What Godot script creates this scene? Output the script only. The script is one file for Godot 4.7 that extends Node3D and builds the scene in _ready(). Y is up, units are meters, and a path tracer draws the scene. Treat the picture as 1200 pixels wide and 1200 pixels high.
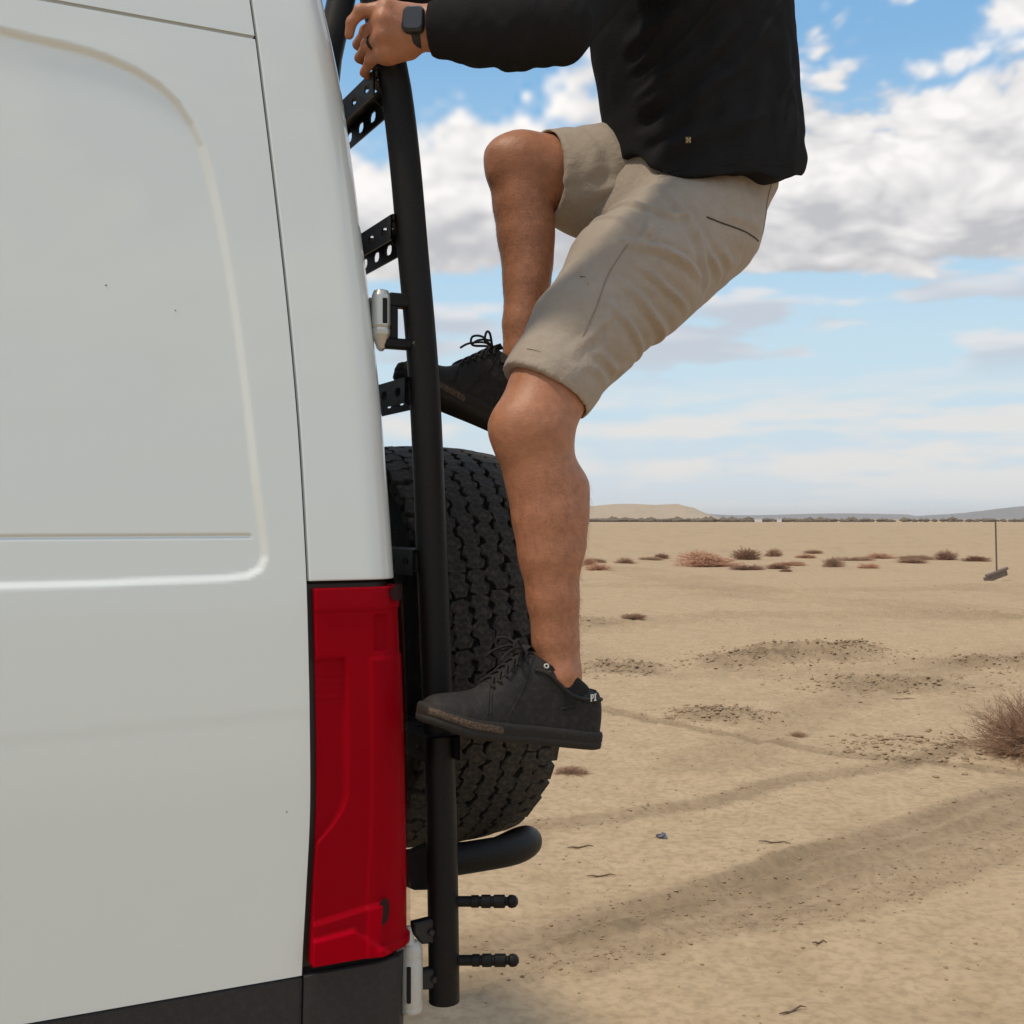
extends Node3D
# World: camera at the origin, 1.65 m up, looking along -Z. The van stands turned by TH about y; things
# on it are built in its axes: x = rearwards, y = up, z = out of its right-hand side.

const TH := 0.4612
var turn := Basis(Vector3.UP, TH)
var M := {}
var taken := {}

func _ready() -> void:
	seed(7)
	# ---------------------------------------------------------------- camera
	var cam := Camera3D.new()
	cam.name = "camera"
	add_child(cam)
	cam.position = Vector3(0, 1.65, 0)
	cam.rotation.x = deg_to_rad(0.33)
	cam.fov = 46.4
	cam.near = 0.05
	cam.far = 20000.0
	cam.current = true
	# ---------------------------------------------------------------- sky, exposure, haze
	var env := Environment.new()
	env.background_mode = Environment.BG_SKY
	var sky := Sky.new()
	var psm := PanoramaSkyMaterial.new()
	psm.panorama = make_sky()
	sky.sky_material = psm
	env.sky = sky
	env.sky_rotation = Vector3(0, SKY_TURN, 0)
	env.tonemap_mode = Environment.TONE_MAPPER_LINEAR
	env.tonemap_exposure = 1.17
	env.ssao_enabled = true
	env.ssil_enabled = true
	env.sdfgi_enabled = true
	env.fog_enabled = true
	env.fog_density = 0.00008
	env.fog_light_color = Color(0.92, 0.93, 0.95)
	var we := WorldEnvironment.new()
	we.name = "environment"
	we.environment = env
	add_child(we)
	# ---------------------------------------------------------------- sun
	var sun := DirectionalLight3D.new()
	sun.name = "sun"
	sun.light_energy = 0.68
	sun.light_color = Color(1.0, 0.93, 0.83)
	sun.light_angular_distance = 6.0
	sun.shadow_enabled = true
	add_child(sun)
	var e := deg_to_rad(63.0)
	var s: Vector3 = turn * Vector3(-cos(e), sin(e), 0.05)   # towards the sun
	sun.look_at_from_position(Vector3(0, 50, 0), Vector3(0, 50, 0) - s, Vector3.UP)
	# ---------------------------------------------------------------- scene
	materials()
	build_ground()
	build_far()
	build_van()
	build_ladder()
	build_spare()
	build_person()
	build_shoes()
	build_scrub()
	build_small()

# ==================================================================== helpers
func lin(r: float, g: float, b: float) -> Color:
	return Color(r, g, b).linear_to_srgb()

func mat(c: Color, rough: float, metal := 0.0) -> StandardMaterial3D:
	var m := StandardMaterial3D.new()
	m.albedo_color = c
	m.roughness = rough
	m.metallic = metal
	return m

func noise_tex(sd: int, freq: float, size: int, oct := 5, ramp: Gradient = null, gain := 0.5, kind := FastNoiseLite.TYPE_SIMPLEX_SMOOTH) -> ImageTexture:
	var n := FastNoiseLite.new()
	n.seed = sd
	n.noise_type = kind
	n.frequency = freq
	n.fractal_type = FastNoiseLite.FRACTAL_FBM
	n.fractal_octaves = oct
	n.fractal_gain = gain
	var im := n.get_seamless_image(size, size, false, false, 0.15, true)
	if ramp:
		var lut := []
		for i in 256:
			lut.append(ramp.sample(i / 255.0))
		var out := Image.create(size, size, false, Image.FORMAT_RGB8)
		for y in size:
			for x in size:
				out.set_pixel(x, y, lut[clampi(int(im.get_pixel(x, y).r * 255.0), 0, 255)])
		im = out
	return ImageTexture.create_from_image(im)

func ramp2(a: Color, b: Color, lo := 0.25, hi := 0.75) -> Gradient:
	var g := Gradient.new()
	g.set_color(0, a); g.set_offset(0, lo)
	g.set_color(1, b); g.set_offset(1, hi)
	return g

func tri(m: StandardMaterial3D, scale: float, world := false) -> StandardMaterial3D:
	m.uv1_triplanar = true
	m.uv1_world_triplanar = world
	m.uv1_scale = Vector3.ONE * scale
	return m

func bumpy(m: StandardMaterial3D, t: Texture2D, cm: float) -> StandardMaterial3D:
	m.heightmap_enabled = true
	m.heightmap_texture = t
	m.heightmap_scale = cm
	return m

func numbered(called: String) -> String:
	var n: int = taken.get(called, 0)
	taken[called] = n + 1
	return called if n == 0 else "%s_%03d" % [called, n]

func thing(called: String, label: String, category: String, base: Vector3, on_van := true, group := "") -> Node3D:
	var o := Node3D.new()
	o.name = numbered(called)
	o.set_meta("label", label)
	o.set_meta("category", category)
	if group: o.set_meta("group", group)
	add_child(o)
	if on_van:
		o.rotation.y = TH
		o.position = turn * base
	else:
		o.position = base
	o.set_meta("base", base)
	return o

# a part: its mesh was laid out in absolute axes and is moved back by the base of its thing
func part(called: String, mesh: Mesh, m: Material, parent: Node3D, off := true) -> MeshInstance3D:
	var o := MeshInstance3D.new()
	o.name = called
	o.mesh = mesh
	for i in mesh.get_surface_count():
		mesh.surface_set_material(i, m)
	parent.add_child(o, true)
	if off and parent.has_meta("base"):
		o.position = -(parent.get_meta("base") as Vector3)
	return o

func tagged(o: Node3D, label: String, category: String, group := "") -> Node3D:
	o.set_meta("label", label)
	o.set_meta("category", category)
	if group: o.set_meta("group", group)
	return o

class MB:
	var st := SurfaceTool.new()
	func _init() -> void:
		st.begin(Mesh.PRIMITIVE_TRIANGLES)
	func tri(a: Vector3, b: Vector3, c: Vector3, g := 0) -> void:   # counter-clockwise seen from outside
		st.set_smooth_group(g); st.add_vertex(a)
		st.set_smooth_group(g); st.add_vertex(c)
		st.set_smooth_group(g); st.add_vertex(b)
	func quad(a: Vector3, b: Vector3, c: Vector3, d: Vector3, g := 0) -> void:
		tri(a, b, c, g); tri(a, c, d, g)
	func done() -> ArrayMesh:
		st.generate_normals()
		st.index()
		return st.commit()
	func grid(rows: Array, closed := false, g := 0, flip := false) -> void:
		for i in rows.size() - 1:
			var a: Array = rows[i]
			var b: Array = rows[i + 1]
			var n := a.size()
			for j in (n if closed else n - 1):
				var k := (j + 1) % n
				if flip: quad(a[j], b[j], b[k], a[k], g)
				else: quad(a[j], a[k], b[k], b[j], g)
	func fan(loop: Array, g := 1, flip := false) -> void:
		var c := Vector3.ZERO
		for p in loop: c += p
		c /= loop.size()
		for j in loop.size():
			var k := (j + 1) % loop.size()
			if flip: tri(c, loop[k], loop[j], g)
			else: tri(c, loop[j], loop[k], g)
	# tube along a path; radius a number or one per point
	func tube(path: Array, rad, seg := 12, caps := true, g := 0) -> void:
		var rows := []
		var t0: Vector3 = (path[1] - path[0]).normalized()
		var u: Vector3 = t0.cross(Vector3(0.31, 0.87, 0.38)).normalized()
		for i in path.size():
			var t: Vector3 = (path[mini(i + 1, path.size() - 1)] - path[maxi(i - 1, 0)]).normalized()
			u = (u - t * u.dot(t)).normalized()
			var w := t.cross(u)
			var r: float = rad[i] if rad is Array else rad
			var row := []
			for j in seg:
				var a := TAU * j / seg
				row.append(path[i] + (u * cos(a) + w * sin(a)) * r)
			rows.append(row)
		grid(rows, true, g)
		if caps:
			fan(rows[0], g + 1, true)
			fan(rows[-1], g + 2)
	func box(c: Vector3, s: Vector3, b := Basis.IDENTITY, ch := 0.0) -> void:
		var h := s / 2.0
		ch = minf(ch, minf(h.x, minf(h.y, h.z)) * 0.95)
		var P := func(x, y, z): return c + b * Vector3(x, y, z)
		var F := 4294967295
		# six faces, twelve chamfers, eight corners
		for ax in 3:
			for sg in [-1.0, 1.0]:
				var f := func(i: float, j: float):
					var v := Vector3.ZERO
					v[ax] = sg * h[ax]
					v[(ax + 1) % 3] = i * (h[(ax + 1) % 3] - ch)
					v[(ax + 2) % 3] = j * (h[(ax + 2) % 3] - ch)
					return c + b * v
				if sg > 0: quad(f.call(-1, -1), f.call(1, -1), f.call(1, 1), f.call(-1, 1), F)
				else: quad(f.call(-1, -1), f.call(-1, 1), f.call(1, 1), f.call(1, -1), F)
		if ch <= 0.0: return
		for ax in 3:
			var a1 := (ax + 1) % 3
			var a2 := (ax + 2) % 3
			for s1 in [-1.0, 1.0]:
				for s2 in [-1.0, 1.0]:
					var e := func(on1: bool, t: float):
						var v := Vector3.ZERO
						v[ax] = t * (h[ax] - ch)
						v[a1] = s1 * (h[a1] - (0.0 if on1 else ch))
						v[a2] = s2 * (h[a2] - (ch if on1 else 0.0))
						return c + b * v
					if s1 * s2 > 0: quad(e.call(true, -1.0), e.call(false, -1.0), e.call(false, 1.0), e.call(true, 1.0), F)
					else: quad(e.call(true, 1.0), e.call(false, 1.0), e.call(false, -1.0), e.call(true, -1.0), F)
		for sx in [-1.0, 1.0]:
			for sy in [-1.0, 1.0]:
				for sz in [-1.0, 1.0]:
					var p1: Vector3 = P.call(sx * h.x, sy * (h.y - ch), sz * (h.z - ch))
					var p2: Vector3 = P.call(sx * (h.x - ch), sy * h.y, sz * (h.z - ch))
					var p3: Vector3 = P.call(sx * (h.x - ch), sy * (h.y - ch), sz * h.z)
					if sx * sy * sz > 0: tri(p1, p2, p3, F)
					else: tri(p1, p3, p2, F)
	# profile of Vector2(radius, height) turned about the y axis of xf
	func lathe(prof: Array, xf: Transform3D, seg := 24, g := 0, close := false) -> void:
		var rows := []
		for p in prof:
			var row := []
			for j in seg:
				var a := TAU * j / seg
				row.append(xf * Vector3(cos(a) * p.x, p.y, -sin(a) * p.x))
			rows.append(row)
		grid(rows, true, g)
		if close:
			fan(rows[0], g + 1, true)
			fan(rows[-1], g + 2)
	# an outline (counter-clockwise seen from +z of xf) extruded from z = 0 to z = d, its far rim drawn in by ch
	func extrude(poly: PackedVector2Array, d: float, xf: Transform3D, ch := 0.0) -> void:
		var idx := Geometry2D.triangulate_polygon(poly)
		var top := poly
		if Geometry2D.is_polygon_clockwise(poly):
			poly.reverse(); top = poly
			idx = Geometry2D.triangulate_polygon(poly)
		var cen := Vector2.ZERO
		for p in poly: cen += p
		cen /= poly.size()
		var F := 4294967295
		var n := poly.size()
		var inn := []
		for i in n:
			var a := poly[(i + n - 1) % n]
			var q := poly[i]
			var z := poly[(i + 1) % n]
			var n1 := Vector2(-(q - a).y, (q - a).x).normalized()
			var n2 := Vector2(-(z - q).y, (z - q).x).normalized()
			var nn := (n1 + n2)
			nn = nn.normalized() / maxf(0.5, (nn.normalized()).dot(n1))
			inn.append(q + nn * ch)
		for i in n:
			var k := (i + 1) % n
			var a := xf * Vector3(poly[i].x, poly[i].y, 0)
			var b2 := xf * Vector3(poly[k].x, poly[k].y, 0)
			var c1 := xf * Vector3(poly[k].x, poly[k].y, d - ch)
			var d1 := xf * Vector3(poly[i].x, poly[i].y, d - ch)
			quad(a, b2, c1, d1, F)
			if ch > 0.0:
				quad(d1, c1, xf * Vector3(inn[k].x, inn[k].y, d), xf * Vector3(inn[i].x, inn[i].y, d), F)
		for i in range(0, idx.size(), 3):
			var t := [idx[i], idx[i + 1], idx[i + 2]]
			var ar: float = (poly[t[1]] - poly[t[0]]).cross(poly[t[2]] - poly[t[0]])
			if ar < 0: t = [t[0], t[2], t[1]]
			var v := []
			for q in t: v.append(xf * Vector3(inn[q].x, inn[q].y, d))
			tri(v[0], v[1], v[2], F)
			v = []
			for q in t: v.append(xf * Vector3(poly[q].x, poly[q].y, 0))
			tri(v[0], v[2], v[1], F)

func smooth_path(pts: Array, step: float) -> Array:   # Catmull-Rom
	var out := []
	for i in pts.size() - 1:
		var p0 = pts[maxi(i - 1, 0)]
		var p1 = pts[i]
		var p2 = pts[i + 1]
		var p3 = pts[mini(i + 2, pts.size() - 1)]
		var n := maxi(1, int(p1.distance_to(p2) / step))
		for k in n:
			out.append(p1.cubic_interpolate(p2, p0, p3, float(k) / n))
	out.append(pts[-1])
	return out

func curve_at(tab: Array, y: float) -> float:   # smooth table of Vector2(y, value), rising y
	if y <= tab[0].x: return tab[0].y
	for i in tab.size() - 1:
		if y <= tab[i + 1].x:
			var a: Vector2 = tab[i]
			var b: Vector2 = tab[i + 1]
			var t := (y - a.x) / (b.x - a.x)
			var p0: Vector2 = tab[maxi(i - 1, 0)]
			var p3: Vector2 = tab[mini(i + 2, tab.size() - 1)]
			var w := b.x - a.x
			var m1: float = (b.y - p0.y) / (b.x - p0.x) * w
			var m2: float = (p3.y - a.y) / (p3.x - a.x) * w
			var t2 := t * t
			var t3 := t2 * t
			return (2 * t3 - 3 * t2 + 1) * a.y + (t3 - 2 * t2 + t) * m1 + (3 * t2 - 2 * t3) * b.y + (t3 - t2) * m2
	return tab[-1].y

func line_dist(p: Vector2, line: Array) -> float:
	var best := 1e9
	for i in line.size() - 1:
		var a: Vector2 = line[i]
		var ab: Vector2 = line[i + 1] - a
		var t := clampf((p - a).dot(ab) / ab.length_squared(), 0.0, 1.0)
		best = minf(best, p.distance_squared_to(a + ab * t))
	return sqrt(best)

func array_mesh(v: PackedVector3Array, n: PackedVector3Array, idx: PackedInt32Array, col := PackedColorArray()) -> ArrayMesh:
	var a := []
	a.resize(Mesh.ARRAY_MAX)
	a[Mesh.ARRAY_VERTEX] = v
	a[Mesh.ARRAY_NORMAL] = n
	a[Mesh.ARRAY_INDEX] = idx
	if col.size(): a[Mesh.ARRAY_COLOR] = col
	var m := ArrayMesh.new()
	m.add_surface_from_arrays(Mesh.PRIMITIVE_TRIANGLES, a)
	return m

func normals_of(v: PackedVector3Array, idx: PackedInt32Array) -> PackedVector3Array:   # idx clockwise from outside
	var n := PackedVector3Array()
	n.resize(v.size())
	for i in range(0, idx.size(), 3):
		var a := idx[i]
		var b := idx[i + 1]
		var c := idx[i + 2]
		var f := (v[c] - v[a]).cross(v[b] - v[a])
		n[a] += f; n[b] += f; n[c] += f
	for i in n.size():
		n[i] = n[i].normalized()
	return n

# ---------------------------------------------------------------- implicit bodies
class Field:
	var caps := []      # [a, b - a, 1 / length^2, ra, rb - ra, k]
	var subs := []
	var lofts := []     # [[y, x, z, half x, half z], ...]
	var cuts := []      # planes: [normal, d]: keeps normal . p < d
	var local := []
	var lift := 0.0
	func cap(a: Vector3, b: Vector3, ra: float, rb: float, k := 0.02) -> void:
		caps.append([a, b - a, 1.0 / maxf((b - a).length_squared(), 1e-9), ra, rb - ra, k])
	func chain(pts: Array, k := 0.02) -> void:   # [[point, radius], ...]
		for i in pts.size() - 1:
			cap(pts[i][0], pts[i + 1][0], pts[i][1], pts[i + 1][1], k)
	func sub(a: Vector3, b: Vector3, ra: float, rb: float, k := 0.004) -> void:
		subs.append([a, b - a, 1.0 / maxf((b - a).length_squared(), 1e-9), ra, rb - ra, k])
	func one(c: Array, p: Vector3) -> float:
		var q: Vector3 = p - c[0]
		var t := clampf(q.dot(c[1]) * c[2], 0.0, 1.0)
		return (q - c[1] * t).length() - c[3] - c[4] * t
	func prep(p: Vector3, reach: float) -> void:
		local = []
		for c in caps:
			if one(c, p) < reach + c[5] * 2.0: local.append(c)
	func loft(L: Array, p: Vector3) -> float:
		var n := L.size()
		var i := 0
		while i < n - 2 and p.y > L[i + 1][0]: i += 1
		var A: Array = L[i]
		var B: Array = L[i + 1]
		var t := clampf((p.y - A[0]) / (B[0] - A[0]), 0.0, 1.0)
		var ha: float = lerpf(A[3], B[3], t)
		var hb: float = lerpf(A[4], B[4], t)
		var dx: float = (p.x - lerpf(A[1], B[1], t)) / ha
		var dz: float = (p.z - lerpf(A[2], B[2], t)) / hb
		var d := (pow(pow(absf(dx), 2.3) + pow(absf(dz), 2.3), 0.4348) - 1.0) * minf(ha, hb)
		return maxf(d, maxf(L[0][0] - p.y, p.y - L[n - 1][0]))
	func eval(p: Vector3) -> float:
		var d := 1e3
		for L in lofts:
			d = smin(d, loft(L, p), 0.05)
		for c in local:
			var e := one(c, p)
			var k: float = c[5]
			var h := k - absf(d - e)
			d = minf(d, e)
			if h > 0.0: d -= h * h * 0.25 / k
		d -= lift
		for c in subs:
			d = maxf(d, -one(c, p))
		for c in cuts:
			d = maxf(d, c[0].dot(p) - c[1])
		return d
	func smin(a: float, b: float, k: float) -> float:
		var h := maxf(k - absf(a - b), 0.0)
		return minf(a, b) - h * h * 0.25 / k

func nets(F: Field, lo: Vector3, hi: Vector3, h: float) -> Array:
	var n := Vector3i(((hi - lo) / h).ceil())
	var B := 6
	n = Vector3i(ceili(n.x / float(B)) * B, ceili(n.y / float(B)) * B, ceili(n.z / float(B)) * B)
	var sx := n.x + 1
	var sy := n.y + 1
	var sz := n.z + 1
	var val := PackedFloat32Array()
	val.resize(sx * sy * sz)
	val.fill(1e6)
	var vid := PackedInt32Array()
	vid.resize(sx * sy * sz)
	vid.fill(-1)
	var blocks := []
	var half := B * h * 0.8661
	for bz in range(0, n.z, B):
		for by in range(0, n.y, B):
			for bx in range(0, n.x, B):
				var c := lo + Vector3(bx + B * 0.5, by + B * 0.5, bz + B * 0.5) * h
				F.local = F.caps
				if absf(F.eval(c)) > half * 1.5 + 0.02: continue
				F.prep(c, half * 2.2 + 0.03)
				blocks.append(Vector3i(bx, by, bz))
				for z in range(bz, bz + B + 1):
					for y in range(by, by + B + 1):
						var o := (z * sy + y) * sx
						for x in range(bx, bx + B + 1):
							if val[o + x] > 1e5:
								val[o + x] = F.eval(lo + Vector3(x, y, z) * h)
	var v := PackedVector3Array()
	var off := [0, 1, sx, sx + 1, sx * sy, sx * sy + 1, sx * sy + sx, sx * sy + sx + 1]
	var cor := [Vector3(0, 0, 0), Vector3(1, 0, 0), Vector3(0, 1, 0), Vector3(1, 1, 0), Vector3(0, 0, 1), Vector3(1, 0, 1), Vector3(0, 1, 1), Vector3(1, 1, 1)]
	var edges := [0, 1, 2, 3, 4, 5, 6, 7, 0, 2, 1, 3, 4, 6, 5, 7, 0, 4, 1, 5, 2, 6, 3, 7]
	for b in blocks:
		for z in range(b.z, b.z + B):
			for y in range(b.y, b.y + B):
				for x in range(b.x, b.x + B):
					var at: int = (z * sy + y) * sx + x
					var neg := 0
					for q in 8:
						if val[at + off[q]] < 0.0: neg += 1
					if neg == 0 or neg == 8: continue
					var s := Vector3.ZERO
					var m := 0
					for q in range(0, 24, 2):
						var f0 := val[at + off[edges[q]]]
						var f1 := val[at + off[edges[q + 1]]]
						if (f0 < 0.0) != (f1 < 0.0):
							s += cor[edges[q]].lerp(cor[edges[q + 1]], f0 / (f0 - f1))
							m += 1
					vid[at] = v.size()
					v.append(lo + (Vector3(x, y, z) + s / m) * h)
	var idx := PackedInt32Array()
	var st := [1, sx, sx * sy]
	for b in blocks:
		for z in range(b.z, b.z + B):
			for y in range(b.y, b.y + B):
				for x in range(b.x, b.x + B):
					var at: int = (z * sy + y) * sx + x
					var f := val[at]
					for ax in 3:
						var g := val[at + st[ax]]
						if (f < 0.0) == (g < 0.0): continue
						var u: int = st[(ax + 1) % 3]
						var w: int = st[(ax + 2) % 3]
						if at - u - w < 0: continue
						var a := vid[at - u - w]
						var c := vid[at - w]
						var d := vid[at]
						var e := vid[at - u]
						if a < 0 or c < 0 or d < 0 or e < 0: continue
						# counter-clockwise a c d e faces +axis when the inside lies at the start
						if f < 0.0: idx.append_array([a, d, c, a, e, d])
						else: idx.append_array([a, c, d, a, d, e])
	return [v, idx]

func relax(v: PackedVector3Array, idx: PackedInt32Array, times: int) -> PackedVector3Array:
	for r in times:
		var s := PackedVector3Array()
		s.resize(v.size())
		var w := PackedInt32Array()
		w.resize(v.size())
		for i in range(0, idx.size(), 3):
			var a := idx[i]
			var b := idx[i + 1]
			var c := idx[i + 2]
			s[a] += v[b] + v[c]; s[b] += v[a] + v[c]; s[c] += v[a] + v[b]
			w[a] += 2; w[b] += 2; w[c] += 2
		for i in v.size():
			if w[i]: v[i] = v[i].lerp(s[i] / w[i], 0.5)
	return v

# ==================================================================== sky: air and clouds
var nz := {}

func fnl(sd: int, oct: int, gain := 0.5, freq := 1.0) -> FastNoiseLite:
	var n := FastNoiseLite.new()
	n.seed = sd
	n.noise_type = FastNoiseLite.TYPE_SIMPLEX_SMOOTH
	n.frequency = freq
	n.fractal_type = FastNoiseLite.FRACTAL_FBM if oct > 1 else FastNoiseLite.FRACTAL_NONE
	n.fractal_octaves = oct
	n.fractal_gain = gain
	return n

func sky_color(az0: float, el: float, fine: bool) -> Color:
	var az := az0 + 2.35
	var t := tan(minf(el, 1.45))
	var ce := cos(el)
	var d := Vector3(sin(az) * ce, sin(el), -cos(az) * ce)
	# air
	var c := Color(0.56, 0.63, 0.68)
	c = c.lerp(Color(0.49, 0.64, 0.73), smoothstep(0.02, 0.12, t))
	c = c.lerp(Color(0.37, 0.56, 0.73), smoothstep(0.12, 0.24, t))
	c = c.lerp(Color(0.19, 0.39, 0.64), smoothstep(0.22, 0.42, t))
	c = c.lerp(Color(0.09, 0.23, 0.48), smoothstep(0.45, 2.5, t))
	var p := Vector3(sin(az), 0.0, -cos(az))
	# low streaks and veil near the horizon
	var q := p * 6.0 + Vector3(0, t * 60.0, 0)
	var s1: float = nz.streak.get_noise_3dv(q) + 0.65 * nz.small.get_noise_3dv(p * 22.0 + Vector3(0, t * 110.0, 0))
	var low := smoothstep(0.13, 0.085, t + 0.02 * s1)
	var a := low * smoothstep(-0.40, 0.30, s1) * 0.88
	c = c.lerp(Color(0.69, 0.675, 0.655), a)
	c = c.lerp(Color(0.60, 0.635, 0.65), smoothstep(0.05, 0.0, t) * 0.7)
	# flat thin clouds in the clear band
	var q2 := p * 7.0 + Vector3(0, t * 48.0 + 11.0, 0)
	var s2: float = nz.streak.get_noise_3dv(q2) + 0.4 * nz.small.get_noise_3dv(p * 26.0 + Vector3(0, t * 95.0, 0))
	var band := smoothstep(0.10, 0.14, t) * smoothstep(0.23, 0.19, t)
	var w := band * smoothstep(0.04, 0.36, s2)
	var edge: float = nz.streak.get_noise_3dv(q2 + Vector3(0, 0.5, 0))
	c = c.lerp(Color(0.68, 0.67, 0.68).lerp(Color(0.40, 0.45, 0.53), smoothstep(-0.1, 0.35, edge) * 0.7), w * 0.85)
	# cumulus: rounded puffs whose undersides flatten towards a common base
	var r := p * 7.6 + Vector3(0, 22.5 * t / (1.0 + 0.8 * t), 0)
	var wx: float = nz.warp.get_noise_3dv(r * 1.1)
	var wy: float = nz.warp.get_noise_3dv(r * 1.1 + Vector3(31, 7, 3))
	r += Vector3(wx, wy, -wx) * 0.55
	var big: float = nz.big.get_noise_3dv(r)
	var puff: float = absf(nz.puff.get_noise_3dv(r * 1.9))
	var puff2: float = absf(nz.puff.get_noise_3dv(r * 4.7))
	var puff3: float = absf(nz.puff.get_noise_3dv(r * 10.5))
	var den := big * 1.0 + puff * 0.95 + puff2 * 0.44 + puff3 * 0.17 - 0.265
	var cover := -0.9 + 0.98 * smoothstep(0.180, 0.205, t + 0.010 * s2) + 0.42 * smoothstep(0.195, 0.22, t) * smoothstep(0.385, 0.30, t) + 0.09 * smoothstep(0.30, 0.36, t)
	cover += 0.10 * nz.big.get_noise_3dv(p * 2.2 + Vector3(5, t * 2.0, 0))
	cover += 0.04 * smoothstep(0.6, 1.5, t)
	den += cover
	var al := smoothstep(0.0, 0.36, den) * (0.80 + 0.20 * smoothstep(0.1, 0.3, den))
	if al > 0.0:
		var r2 := r + Vector3(-0.22, 0.42, 0.0)
		var up: float = nz.big.get_noise_3dv(r2) + absf(nz.puff.get_noise_3dv(r2 * 1.9)) * 0.95 + absf(nz.puff.get_noise_3dv(r2 * 4.7)) * 0.5
		var here := big + puff * 0.95 + puff2 * 0.5
		var lit := clampf(0.60 + (here - up) * 0.75 + (puff2 - 0.2) * 0.30 + (puff3 - 0.2) * 0.2 - maxf(den - 0.25, 0.0) * 0.18, 0.0, 1.0)
		lit = clampf(lit - smoothstep(0.285, 0.195, t) * 0.30, 0.0, 1.0)
		var cc := Color(0.47, 0.465, 0.48).lerp(Color(0.87, 0.84, 0.815), lit)
		c = c.lerp(cc, al * 0.96)
	return c

const SKY_TURN := 1.2

func make_sky() -> ImageTexture:
	nz = {"big": fnl(11, 4, 0.5, 0.32), "puff": fnl(23, 3, 0.5, 0.42), "warp": fnl(5, 2, 0.5, 0.4), "streak": fnl(41, 3, 0.5, 0.5), "small": fnl(77, 3, 0.55, 0.5)}
	var W := 4096
	var H := 2048
	# everything at a quarter of the resolution, then the part that can be seen at full resolution
	var lo := Image.create(W / 4, H / 4, false, Image.FORMAT_RGBF)
	var ground := Color(0.36, 0.28, 0.19)
	for y in H / 4:
		var el := (0.5 - (y + 0.5) / (H / 4.0)) * PI
		for x in W / 4:
			lo.set_pixel(x, y, ground if el < -0.02 else sky_color(((x + 0.5) / (W / 4.0) - 0.5) * TAU, maxf(el, 0.0), true))
	lo.resize(W, H, Image.INTERPOLATE_CUBIC)
	var ax := int(W * 34.0 / 360.0)
	var x0 := W / 2 - ax - int(W * SKY_TURN / TAU)
	var y0 := int(H * (0.5 - 29.0 / 180.0))
	for y in range(y0, H / 2 + 6):
		var el := maxf(0.0, (0.5 - (y + 0.5) / float(H)) * PI)
		for x in range(x0, x0 + 2 * ax):
			lo.set_pixel(x, y, sky_color(((x + 0.5) / float(W) - 0.5) * TAU, el, true))
	return ImageTexture.create_from_image(lo)

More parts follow.
